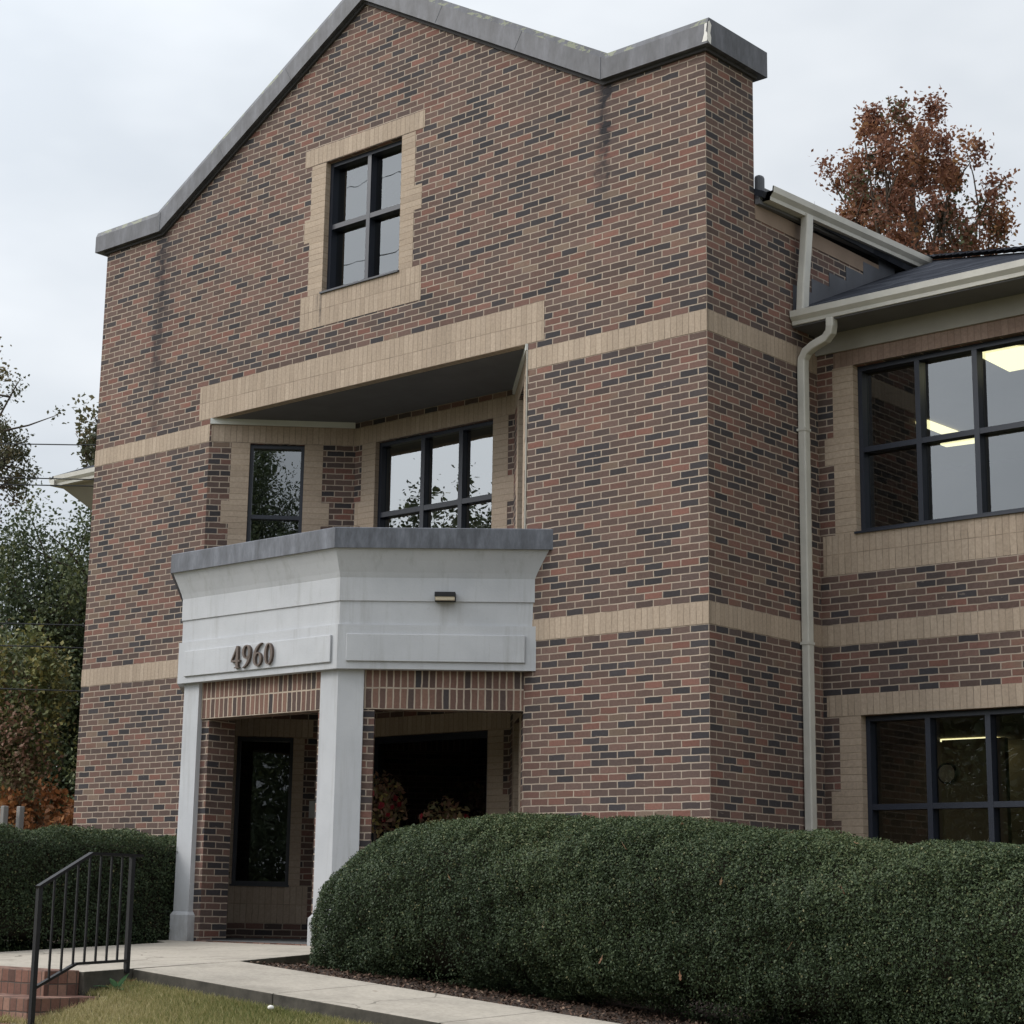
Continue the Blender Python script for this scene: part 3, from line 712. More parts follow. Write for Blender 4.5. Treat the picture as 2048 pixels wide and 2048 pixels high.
# far wing (its eave corner shows past the facade)
mb = MB(); mb.box(-11.62, -9.103, D, 8, HB, 43 * c); mb.build('brick_wall', M['brick'], BLD)
mx_ = lambda p: (-9.10 - p[0], p[1], p[2])
roofface('roof', [mx_((0.001, EY, EZ)), mx_((CX, EY, EZ)), mx_(hip(hx)), mx_((.001, EY + 2.2, EZ + 2.2 * SL))])
roofface('roof', [mx_((CX, EY, EZ)), mx_((CX, 9.5, EZ)), mx_((CX - hx, 9.5, EZ + SL * hx)), mx_(hip(hx))])

# eaves: gutter, soffit, frieze
def gutter_profile(): return [(0, 0), (.085, 0), (.09, .035), (.125, .075), (.13, .135), (.118, .135), (.112, .09), (0, .09)]
def gutter(name, p0, p1, out_dir, mat=M['gutter']):
    p0, p1, o_ = Vector(p0), Vector(p1), Vector(out_dir)
    rings = [[p + o_ * d + Vector((0, 0, h)) for d, h in gutter_profile()] for p in (p0, p1)]
    mb = MB(); loft(mb, rings); mb.face(rings[0][::-1]); return mb.build(name, mat, BLD)
gutter('gutter', (.012, EY + .085, 3.095), (CX - .10, EY + .085, 3.095), (0, -1, 0))
gutter('gutter', (CX - .12, EY + .085 - .13 , 3.0955), (CX - .12, 8.5, 3.0955), (1, 0, 0))
mb = MB(); mb.box(.003, CX - .06, EY + .02, D - .02, 3.08, 3.115); mb.build('soffit', M['soffit'], BLD)
mb = MB(); mb.box(WX + .02, CX - .061, D - .02, 8.5, 3.08, 3.115); mb.build('soffit', M['soffit'], BLD)
mb = MB(); mb.box(.003, CX - .05, EY + .086, EY + .11, 3.092, 3.235); mb.build('fascia_board', M['frieze'], BLD)
mb = MB(); mb.box(.003, WX + .025, D - .028, D - .004, 42.6 * c, 3.079); mb.build('frieze_board', M['frieze'], BLD)
# far wing eave
gutter('gutter', (-9.10 - CX + .10, EY + .085, 3.095), (-9.112, EY + .085, 3.095), (0, -1, 0))
gutter('gutter', (-9.10 - CX + .12, 8.5, 3.0955), (-9.10 - CX + .12, EY + .085 - .13, 3.0955), (-1, 0, 0))
mb = MB(); XA, XB = -9.10 - CX + .11, -11.625
T = [Vector(p) for p in ((XA, EY + .08, 3.095), (-9.104, EY + .08, 3.095), (-9.104, D - .004, 2.80), (XB, D - .004, 2.80))]
mb.face([T[0], T[3], T[2], T[1]]); mb.face([T[0], (XA, 8.5, 3.095), (XB, 8.5, 2.80), T[3]]); mb.face([T[0], T[1], (-9.104, 8.5, 3.097), (XA, 8.5, 3.097)])
mb.build('soffit', M['frieze'], BLD)
# main block eave along the side wall
g2 = [(.055, .86, 4.19), (.055, 3.95, 4.30)]
gutter('gutter', g2[0], g2[1], (1, 0, 0))
mb = MB(); mb.obox(Vector((.004, .81, 4.16)), Vector((0, 3.1, .11)), Vector((.05, 0, 0)), Vector((0, 0, .18))); mb.build('fascia_board', M['soffit'], BLD)
plates('frieze_board', M['browntrim'], [(SD, .81, 3.6, 59.3 * c, 61.6 * c)], proud=.006)
# stepped flashing where the wing roof meets the brick
mb = MB()
ys = [1.46, 1.80, 2.13, 2.46, 2.80, 3.12, 3.45]
for i in range(len(ys) - 1):
    zb = EZ + SL * (ys[i] - EY) - .02; zt_ = EZ + SL * (ys[i + 1] - EY) + .11
    mb.box(.0, .005 + .0006 * i, ys[i], ys[i + 1], zb, zt_)
mb.build('stepped_flashing', M['flash'], BLD)

mb = MB(); mb.box(-.01, .07, .802, .90, 4.2, 4.46); mb.build('corner_flashing', M['flash'], BLD, bevel=.03)
# downspouts
mb = MB()
mb.rectpipe([(.425, 1.46, 3.10), (.425, 1.46, 3.02), (.41, 1.47, 2.965), (.35, 1.485, 2.915), (.20, 1.505, 2.875), (.11, 1.52, 2.835), (.062, 1.53, 2.77), (.055, 1.53, 2.68), (.055, 1.53, -3.3)], .082, .094)
dsp = mb.build('downspout', M['gutter'], BLD, bevel=.012)
for z in (2.05, -.02, -1.9):
    mb = MB(); mb.box(.004, .101, 1.478, 1.582, z, z + .025); mb.build('strap', M['gutter'], dsp)
mb = MB(); mb.rectpipe([(.12, 1.55, 4.24), (.118, 1.545, 4.1), (.10, 1.49, 3.5), (.095, 1.475, 3.23)], .08, .115)
dsp2 = mb.build('downspout', M['gutter'], BLD, bevel=.012)

# wing walls and windows
uw = (.40, 2.245, 15.8 * c, 40.3 * c); lw = (.40, 2.245, -34 * c, -9.9 * c)
mb = MB(); WG.wall(mb, [(0, -3.6), (WX, -3.6), (WX, 46 * c), (0, 46 * c)], [uw, lw]); mb.face([(WX, D, -3.6), (WX, 9, -3.6), (WX, 9, 46 * c), (WX, D, 46 * c)]); mb.build('brick_wall', M['brick'], BLD)
plates('brown_lintel', M['brown_soldier'], [(WG, .19, 2.46, 40.3 * c, 42.6 * c)], off=(0, -40.2 * c))
plates('tan_sill', M['tan_soldier'], [(WG, .035, WX - .03, 10.1 * c, 15.8 * c)], off=(0, -10 * c))
plates('tan_lintel', M['tan_soldier'], [(WG, .043, WX - .03, -9.9 * c, -6.9 * c)], off=(0, 9.9 * c))
it = []
for (w_, qa, qb) in ((uw, 26.1, 30.1), (lw, -24.2, -20.2)):
    u0, u1, z0, z1 = w_
    it += [(WG, .175, u0, z0, qa * c), (WG, .075, u0, qa * c, qb * c), (WG, .175, u0, qb * c, z1), (WG, u1, u1 + .225, z0, qa * c), (WG, u1, u1 + .325, qa * c, qb * c), (WG, u1, u1 + .225, qb * c, z1)]
plates('tan_jamb', M['tan_course'], it)
reveals(WG, *uw); reveals(WG, *lw)
window(WG, *uw, [1.0425, 1.637], [1.893], M['glass'], inset=.085, wid=.052, depth=.12, per=.05)
window(WG, *lw, [1.0425, 1.637], [-1.515], M['glass_low'], inset=.085, wid=.052, depth=.12, per=.05)
room(WG, -2.4, WX - .05, .3, 2.86, .22, 5.0, M['inwall'], uw)
room(WG, -2.4, WX - .05, -3.0, -.46, .22, 5.0, M['inwall'], lw)
def panel(pts, z):
    mb = MB(); top = [Vector((x, y, z)) for x, y in pts]; bot = [p - Vector((0, 0, .03)) for p in top]
    mb.face(bot[::-1])
    for i in range(len(pts)):
        j = (i + 1) % len(pts); mb.face([bot[i], bot[j], top[j], top[i]])
    mb.build('ceiling_light', M['panel_light'], BLD)
panel([(-.43, 4.60), (-.29, 4.62), (-.27, 5.28), (-.43, 5.2)], 2.855)
panel([(-.68, 5.62), (-.27, 5.62), (-.27, 5.80), (-.68, 5.76)], 2.855)
panel([(1.34, 2.62), (1.74, 2.62), (2.4, 3.3), (1.32, 3.32)], 2.855)
panel([(-1.22, 6.40), (-.55, 6.42), (-.55, 6.7), (-1.22, 6.66)], -.465)
def fill_panel(x0, x1, y0, y1, z):  # unseen panel added to brighten the lower room
    mb = MB(); mb.box(x0, x1, y0, y1, z - .03, z); mb.build('ceiling_light', M['fill_light'], BLD)
fill_panel(-2.2, -.75, 2.3, 2.9, -.47)
# inner partition in the lower room with the clock on it
mb = MB(); mb.box(-.45, .28, 5.0, 5.08, -3.0, -.62); mb.build('interior_wall', M['inwall'], BLD)
mb = MB()
def disc(mb, cen, ax, ay, r, n=28, th=Vector((0, 0, 0))):
    p = [cen + ax * (r * math.cos(2 * math.pi * k / n)) + ay * (r * math.sin(2 * math.pi * k / n)) for k in range(n)]
    mb.face(p)
    if th.length:
        q = [v + th for v in p]
        for k in range(n): mb.face([p[k], q[k], q[(k + 1) % n], p[(k + 1) % n]])
clk = thing('wall_clock', 'round pale wall clock seen through the lower window of the wing', 'clock', (-.385, 4.99, -1.08))
mb = MB(); disc(mb, Vector((-.385, 4.965, -.98)), Vector((1, 0, 0)), Vector((0, 0, 1)), .10, th=Vector((0, .03, 0))); mb.build('dial', M['plate'], clk)
mb = MB(); mb.tube([Vector((-.385 + .105 * math.cos(k * math.pi / 14), 4.965, -.98 + .105 * math.sin(k * math.pi / 14))) for k in range(29)], .01, 5, False); mb.build('rim', M['lamp_black'], clk)

# ------------------------------------------------------------------ entry porch
PL = [(-7.07, .0), (-5.83, -1.172), (-3.485, -1.172), (-2.04, .0)]
def plan_sweep(prof, path=PL, ext=.03):
    P = [Vector((x, y, 0)) for x, y in path]; n = len(P); rings = []
    P[0] = P[0] + (P[0] - P[1]).normalized() * ext; P[-1] = P[-1] + (P[-1] - P[-2]).normalized() * ext
    ns = []
    for i in range(n - 1):
        t = (P[i + 1] - P[i]).normalized(); ns.append(Vector((t.y, -t.x, 0)))
    for i in range(n):
        if i == 0: m_ = ns[0]
        elif i == n - 1: m_ = ns[-1]
        else: m_ = (ns[i - 1] + ns[i]) / (1 + ns[i - 1].dot(ns[i]))
        rr_ = []
        for o_, z in prof:
            q = P[i] + m_ * o_
            if i in (0, n - 1):            # run on until it meets the facade
                t = (P[1] - P[0]).normalized() if i == 0 else (P[-1] - P[-2]).normalized(); q = q + t * ((.012 - q.y) / t.y)
            rr_.append(q + Vector((0, 0, z)))
        rings.append(rr_)
    return rings
zb_, zs, zg, zc_, zt1, zt2 = -.287, .139, .374, .599, .878, 1.069
mb = MB()
loft(mb, plan_sweep([(-.14, zb_), (.028, zb_), (.028, zs), (0, zs + .004), (0, zg - .004), (.014, zg), (.014, zc_), (.03, zc_ + .05), (.075, zc_ + .16), (.13, zt1), (-.14, zt1)]))
mb.build('porch_fascia', M['stucco'], BLD)
mb = MB(); loft(mb, plan_sweep([(-.2, zt1 + .001), (.152, zt1 - .012), (.152, zt2 - .01), (.14, zt2), (-.2, zt2)], ext=.02)); mb.build('porch_coping', M['pcoping'], BLD)
slabpoly('porch_roof', M['flash'], [(-7.0, .02), (-5.76, -1.03), (-3.55, -1.03), (-2.12, .02), (brx, A_ - .01), (bl, A_ - .01)], .72, .03)
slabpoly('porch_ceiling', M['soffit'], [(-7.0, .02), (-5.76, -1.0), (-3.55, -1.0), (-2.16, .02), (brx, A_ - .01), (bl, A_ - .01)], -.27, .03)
PF = Frame((0, -1.172, 0), (1, 0, 0)); PR = Frame((-3.485, -1.172, 0), (1.445, 1.172, 0)); PRL = math.hypot(1.445, 1.172)
mb = MB(); PF.box(mb, -5.725, -3.55, -.222, .04, .028, .05); mb.build('sign_panel', M['stucco'], BLD, bevel=.005)
mb = MB(); PR.box(mb, PRL - 1.782, PRL - .07, -.215, .047, .028, .05); mb.build('sign_panel', M['stucco'], BLD, bevel=.005)
# house number, serif digits
def ring_pts(cx, cy, rx, ry, n=36): return [(cx + rx * math.cos(2 * math.pi * k / n), cy + ry * math.sin(2 * math.pi * k / n)) for k in range(n)]
def ribbon(pts, wd):
    l_, r_ = [], []
    for i, (x, y) in enumerate(pts):
        x0, y0 = pts[max(i - 1, 0)]; x1, y1 = pts[min(i + 1, len(pts) - 1)]; dx, dy = x1 - x0, y1 - y0; q = math.hypot(dx, dy)
        l_.append((x - dy / q * wd[i] / 2, y + dx / q * wd[i] / 2)); r_.append((x + dy / q * wd[i] / 2, y - dx / q * wd[i] / 2))
    return l_ + r_[::-1]
def bez(p0, p1, p2, p3, n=14):
    o_ = []
    for i in range(n + 1):
        t = i / n; a_ = (1 - t)
        o_.append(tuple(a_**3 * p0[k] + 3 * a_ * a_ * t * p1[k] + 3 * a_ * t * t * p2[k] + t**3 * p3[k] for k in (0, 1)))
    return o_
def lerp(a_, e_, m_, n): return [a_ + (e_ - a_) * i / n if m_ is None else (a_ + (m_ - a_) * 2 * i / n if i <= n / 2 else m_ + (e_ - m_) * (2 * i / n - 1)) for i in range(n + 1)]
SIX = [('ring', (.0, -.19, .25, .31), (.01, -.19, .125, .255)), ('rib', bez((.23, .515), (-.02, .44), (-.20, .18), (-.187, -.20)), lerp(.03, .125, .11, 14))]
DIG = {'0': [('ring', (0, 0, .25, .5), (0, 0, .125, .445))], '6': SIX,
       '4': [('rib', [(.07, .50), (-.255, -.13)], [.075, .06]), ('rib', [(-.275, -.175), (.235, -.175)], [.095, .085]), ('rib', [(.075, .49), (.075, -.46)], [.12, .14]), ('rib', [(-.06, -.475), (.21, -.475)], [.05, .05])]}
dep = 0
for ch, xc, zc, H, Wd in (('4', -4.885, -.083, .225, 1.), ('9', -4.727, -.083, .225, 1.), ('6', -4.562, -.083, .225, 1.), ('0', -4.402, -.083, .215, 1.)):
    flip = ch == '9'; mb = MB()
    for kind, a_, e_ in DIG['6' if flip else ch]:
        dep += .0006; dd = .05 + .028 + dep % .003
        tr = lambda p: (xc + (-p[0] if flip else p[0]) * H * 1.12, zc + (-p[1] if flip else p[1]) * H)
        if kind == 'ring':
            o_ = [tr(p) for p in ring_pts(*a_)]; i_ = [tr(p) for p in ring_pts(*e_)]; n = len(o_)
            for k in range(n):
                k2 = (k + 1) % n
                mb.face([PF.P(*o_[k], dd), PF.P(*o_[k2], dd), PF.P(*i_[k2], dd), PF.P(*i_[k], dd)])
                mb.face([PF.P(*o_[k], .05), PF.P(*o_[k2], .05), PF.P(*o_[k2], dd), PF.P(*o_[k], dd)])
                mb.face([PF.P(*i_[k2], .05), PF.P(*i_[k], .05), PF.P(*i_[k], dd), PF.P(*i_[k2], dd)])
        else:
            q = [tr(p) for p in ribbon(a_, e_)]; n = len(q); h = n // 2
            for k in range(h - 1): mb.face([PF.P(*q[k], dd), PF.P(*q[k + 1], dd), PF.P(*q[n - 2 - k], dd), PF.P(*q[n - 1 - k], dd)])
            for k in range(n): mb.face([PF.P(*q[k], .05), PF.P(*q[(k + 1) % n], .05), PF.P(*q[(k + 1) % n], dd), PF.P(*q[k], dd)])
    mb.build('house_number', M['bronze'], BLD)
# wall light over the angled panel
u_ = PRL - .84
mb = MB(); PR.box(mb, u_ - .10, u_ + .10, .405, .45, .014, .13); PR.box(mb, u_ - .10, u_ + .10, .365, .405, .014, .06); lt = mb.build('wall_light', M['lamp_black'], BLD, bevel=.004)
mb = MB(); PR.box(mb, u_ - .092, u_ + .092, .372, .4045, .0605, .122); mb.build('lens', M['lens'], lt)

# columns with plinths
def column(path, z0, z1, name='column'):
    mb = MB(); top = [Vector((x, y, z1)) for x, y in path]; bot = [Vector((x, y, z0)) for x, y in path]
    n = len(path)
    for i in range(n): mb.face([bot[i], bot[(i + 1) % n], top[(i + 1) % n], top[i]])
    mb.face(top); mb.face(bot[::-1]); return mb.build(name, M['stucco'], BLD)
def offs(path, k):
    cx = sum(p[0] for p in path) / len(path); cy = sum(p[1] for p in path) / len(path)
    P = [Vector((x, y, 0)) for x, y in path]; n = len(P); r_ = []
    for i in range(n):
        t0 = (P[i] - P[i - 1]).normalized(); t1 = (P[(i + 1) % n] - P[i]).normalized(); n0 = Vector((t0.y, -t0.x, 0)); n1 = Vector((t1.y, -t1.x, 0))
        m_ = (n0 + n1) / (1 + n0.dot(n1)); q = P[i] + m_ * k; r_.append((q.x, q.y))
    return r_
dR = Vector((1.445, 1.172, 0)).normalized()
K = Vector((-3.515, -1.135, 0)); nb = Vector((-dR.y, dR.x, 0))
q1 = K + dR * .25; q2 = q1 + nb * .09; 
colC = [(-3.755, -1.135), (K.x, K.y), (q1.x, q1.y), (q2.x, q2.y), (K.x - .05, K.y + .13), (-3.755, -1.04)]
dL = Vector((-1.24, 1.172, 0)).normalized(); K2 = Vector((-5.80, -1.135, 0)); q3 = K2 + dL * .24; nb2 = Vector((dL.y, -dL.x, 0))
q4 = q3 + nb2 * .09
colL = [(q3.x, q3.y), (K2.x, K2.y), (-5.565, -1.135), (-5.565, -1.04), (K2.x + .05, K2.y + .13), (q4.x, q4.y)]
for pth in (colC, colL):
    o_ = column(pth, FLOOR - .06, zb_ - .001)
    mb = MB(); pp = offs(pth, .03); pq = offs(pth, .004)
    z0, z1, z2 = FLOOR - .03, -2.63, -2.595
    n = len(pp)
    for i in range(n):
        j = (i + 1) % n
        mb.face([(*pp[i], z0), (*pp[j], z0), (*pp[j], z1), (*pp[i], z1)]); mb.face([(*pp[i], z1), (*pp[j], z1), (*pq[j], z2), (*pq[i], z2)])
    mb.build('plinth', M['stucco'], o_)
# brick lintels between the columns and piers behind them
zl = -.66
def lintel(fr, u0, u1):
    mb = MB(); mb.off = (0, -(zl)); fr.box(mb, u0, u1, zl, zb_ + .04, -.28, -.075)
    return mb.build('brick_lintel', M['soldier'], BLD)
lintel(PF, -5.56, -3.70); lintel(PR, .17, PRL - .012)
PLF = Frame((-7.07, 0, 0), (1.24, -1.172, 0)); PLL = math.hypot(1.24, 1.172); lintel(PLF, .10, PLL - .18)
mb = MB(); PLF.box(mb, .0, PLL - .26, HB, zl - .003, -.2, -.08); mb.build('brick_wall', M['brick'], BLD)  # unseen wall added to keep light out of the porch
mb = MB()
mb.box(-5.62, -5.452, -1.075, -.72, HB, zl); mb.box(-5.62, -5.80, -.90, -.72, HB, zl - .002)
mb.build('brick_pier', M['brick'], BLD)
mb = MB()
mb.box(-3.835, -3.66, -1.075, -.98, HB, zl); PR.box(mb, .20, .355, HB, zl - .002, -.17, -.085)
mb.build('brick_pier', M['brick'], BLD)
mb = MB(); fl = [(-6.9, .0), (-5.70, -1.06), (-3.60, -1.06), (-2.2, .0), (brx, A_), (bl, A_)]
slabpoly('entry_floor', M['floor'], fl, FLOOR - .10, .10)
mb = MB(); mb.box(-5.46, -3.78, -1.128, -1.065, FLOOR - .2, FLOOR - .004); mb.build('brick_threshold', M['paver'], BLD)
mb = MB(); CL.box(mb, 1.30, 1.40, -1.56, -1.37, .004, .03); mb.build('intercom_plate', M['plate'], BLD)

# ------------------------------------------------------------------ steps and railing
ST = thing('brick_steps', 'red brick steps going down from the pale walk to the lawn', 'steps', (-4.0, -5.3, -3.6))
lev = [(-2.60, -4.665, -4.99, -3.04), (-2.33, -4.67, -5.32, -3.225), (-2.10, -4.68, -5.66, -3.405), (-1.95, -4.69, -6.0, -3.585), (-1.8, -4.7, -6.34, -3.765)]
for i, (x1, y1, y0, z) in enumerate(lev):
    mb = MB(); mb.off = (0, -(z - .1))
    mb.box(-5.6, x1, y0, y1 - .0008 * i, z - .30, z); mb.build('step', M['paver'], ST, bevel=.008)

RL = thing('stair_railing', 'black iron railing with thin balusters beside the brick steps', 'railing', (-2.4, -4.8, -3.3))
A0 = Vector((-2.55, -4.256, -3.05)); B0 = Vector((-2.217, -5.36, -3.44))
rp = lambda f, z: Vector((A0.x + (B0.x - A0.x) * f, A0.y + (B0.y - A0.y) * f, z))
mb = MB(); mb.bar(rp(0, -3.06), rp(0, -2.17), .036); mb.build('post', M['iron'], RL)
mb = MB(); mb.bar(rp(1, -3.46), rp(1, -2.43), .036); mb.build('post', M['iron'], RL)
mb = MB(); mb.bar(rp(-.11, -2.158), rp(.47, -2.163), .038, .022); mb.bar(rp(.47, -2.163), rp(1.02, -2.428), .038, .022); mb.build('handrail', M['iron'], RL)
mb = MB(); mb.bar(rp(0, -2.967), rp(.575, -2.982), .03, .02); mb.bar(rp(.575, -2.982), rp(1, -3.15), .03, .02); mb.build('bottom_rail', M['iron'], RL)
for k in range(7):
    f_ = .117 + k * .122
    zt_ = -2.165 if f_ < .47 else -2.163 - (f_ - .47) / .55 * .265
    zb2 = -2.975 if f_ < .575 else -2.982 - (f_ - .575) / .425 * .168
    mb = MB(); mb.bar(rp(f_, zb2), rp(f_, zt_), .014); mb.build('baluster', M['iron'], RL)

# ------------------------------------------------------------------ foliage helpers
def leaf_mesh(name, cen, nrm, size, aspect, tone, mat, parent=None, fold=.0):
    n = len(cen); r1 = rng.normal(size=(n, 3)); t = np.cross(nrm, r1); t /= np.linalg.norm(t, axis=1)[:, None] + 1e-9
    bt = np.cross(nrm, t); bt /= np.linalg.norm(bt, axis=1)[:, None] + 1e-9
    L_ = size[:, None]; Wd = (size * aspect)[:, None]
    v = np.empty((n, 4, 3)); v[:, 0] = cen - t * L_ / 2; v[:, 1] = cen + bt * Wd / 2 - t * L_ * .05; v[:, 2] = cen + t * L_ / 2; v[:, 3] = cen - bt * Wd / 2 - t * L_ * .05
    if fold: v[:, 1] += nrm * fold * Wd; v[:, 3] += nrm * fold * Wd
    me = bpy.data.meshes.new(name); me.vertices.add(4 * n); me.vertices.foreach_set('co', v.astype(np.float32).ravel())
    me.loops.add(4 * n); me.loops.foreach_set('vertex_index', np.arange(4 * n, dtype=np.int32))
    me.polygons.add(n); me.polygons.foreach_set('loop_start', np.arange(0, 4 * n, 4, dtype=np.int32))
    at = me.attributes.new('tone', 'FLOAT', 'FACE'); at.data.foreach_set('value', np.clip(tone, 0, 1).astype(np.float32))
    me.materials.append(mat); me.update(calc_edges=True); me.validate()
    o = bpy.data.objects.new(name, me); COL.objects.link(o)
    if parent: attach(o, parent)
    return o

def lowfreq(p, s, k=4, seed=0):
    r = np.random.default_rng(seed); o_ = np.zeros(len(p))
    for i in range(k):
        d = r.normal(size=3); d /= np.linalg.norm(d); o_ += np.sin(p @ d * s * (1 + .6 * i) + r.uniform(0, 6.28)) / (1 + .6 * i)
    return o_ / 2
def hedge(label, cen, half, r, nleaf, size, zshear, seed, cullfn, kink=None):
    H = thing('hedge', label, 'hedge', (cen[0], cen[1], cen[2] - half[2]))
    half = np.array(half); C0 = np.array(cen); rr = np.random.default_rng(seed)
    def sdf(p):
        q = np.abs(p) - (half - r); q2 = np.maximum(q, 0); return np.linalg.norm(q2, axis=1) + np.minimum(q.max(axis=1), 0) - r
    P, Nn = [], []; tot = 0
    while tot < nleaf:
        p = rr.uniform(-half - .04, half + .04, size=(400000, 3)); d = sdf(p) + .035 * lowfreq(p, 4.5, 5, seed) + .035 * lowfreq(p, 13, 5, seed + 1) + .035 * np.clip(lowfreq(p * np.array([1, 1, 1.8]), 7, 5, seed + 8) - .35, 0, 1)
        depth = rr.exponential(.045, size=len(p)) + rr.normal(0, .01, size=len(p))
        ok = (d < .012) & (d > -.17) & (np.abs(d + depth) < .02)
        p = p[ok]
        e = 1e-3; gq = np.stack([sdf(p + np.eye(3)[k] * e) - sdf(p - np.eye(3)[k] * e) for k in range(3)], 1); gq /= np.linalg.norm(gq, axis=1)[:, None] + 1e-9
        k_ = cullfn(p, gq); p, gq = p[k_], gq[k_]
        # thinner towards the foot
        zrel = (p[:, 2] + half[2]) / (2 * half[2]); keep = rr.uniform(size=len(p)) < np.clip(.30 + zrel * 2.2 + .55 * lowfreq(p, 6, 4, seed + 3), .10, 1)
        p, gq = p[keep], gq[keep]; P.append(p); Nn.append(gq); tot += len(p)
    p = np.concatenate(P)[:nleaf]; gq = np.concatenate(Nn)[:nleaf]
    nn = gq * .55 + rr.normal(size=p.shape) * .55 + np.array([0, 0, .25]); nn /= np.linalg.norm(nn, axis=1)[:, None]
    tone = np.clip(.42 + .17 * rr.normal(size=len(p)) + .12 * lowfreq(p, 3, 4, seed + 5) + .22 * np.clip(gq[:, 2], 0, 1), 0, .93); sp_ = rr.uniform(size=len(p)) > .985; tone[sp_] = 1.  # upward faces get lighter leaves, top light put into the colour
    w = p + C0; w[:, 2] += zshear(p[:, 0] if half[0] > half[1] else p[:, 1])
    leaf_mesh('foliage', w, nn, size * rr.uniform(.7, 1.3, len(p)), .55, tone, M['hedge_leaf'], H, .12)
    # solid dark core added to block light, with twig stubs on it
    mb = MB(); h2 = half - .13; nx, ny, nz_ = 40, 12, 8
    def core(i, j, k):
        q = np.array([[i, j, k]]) * h2; return q
    import itertools
    n = 10; uvs = []
    def sp(u, v, w_):
        d = Vector((u, v, w_)); q = Vector((max(-1, min(1, u)) * h2[0], v * h2[1], w_ * h2[2]))
        rq = r - .1; inn = Vector([max(-(h2[a] - rq), min(h2[a] - rq, q[a])) for a in range(3)]); dd = q - inn
        if dd.length > 1e-6: q = inn + dd.normalized() * min(dd.length, rq)
        q = q + Vector(C0); q.z += float(zshear(np.array([q.x - C0[0] if half[0] > half[1] else q.y - C0[1]]))[0]); return q
    n = 14; g1 = [-1 + 2 * i / n for i in range(n + 1)]
    for ax in range(3):
        for sgn in (-1, 1):
            for i in range(n):
                for j in range(n):
                    pts = []
                    for a_, e_ in ((i, j), (i + 1, j), (i + 1, j + 1), (i, j + 1)):
                        q = [0, 0, 0]; q[ax] = sgn; q[(ax + 1) % 3] = g1[a_]; q[(ax + 2) % 3] = g1[e_]; pts.append(sp(*q))
                    mb.face(pts if sgn > 0 else pts[::-1])
    for _ in range(200):
        k_ = rr.integers(len(p)); 
        if p[k_][2] > -.05 * half[2] and rr.uniform() > .25: continue
        q = w[k_] - gq[k_] * .10; d = gq[k_] * .9 + rr.normal(size=3) * .5 + np.array([0, 0, .1]); d /= np.linalg.norm(d)
        mb.tube([q, q + d * rr.uniform(.05, .09), q + d * rr.uniform(.10, .13) + np.array([0, 0, .01])], [.004, .003, .0012], 3, False)
    mb.build('light_block_and_twigs', M['hedge_core'], H)
    return H
CAMP = np.array(cam.location)
def vis(C0):
    def f(p, gq):
        d = CAMP - (p + np.array(C0)); d /= np.linalg.norm(d, axis=1)[:, None]
        return (np.einsum('ij,ij->i', d, gq) > -.45)
    return f
hc = (1.45, -1.98, -2.50); hh = (3.96, .70, .70)
def shear1(x):
    X = x + hc[0]; return np.where(X > .6, -.085 * (X - .6), .0) - .50 * np.clip((-1.0 - X) / 1.5, 0, 1) ** 2 
hedge('long rounded evergreen hedge in front of the angled porch side and the wing', hc, hh, .58, 430000, .0205, shear1, 3, vis(hc))
hc2 = (-6.75, -2.3, -2.42); hh2 = (.95, 1.95, .60)
hedge('clipped evergreen hedge along the walk beside the outer porch column', hc2, hh2, .22, 150000, .025, lambda x: x * .0, 5, vis(hc2))

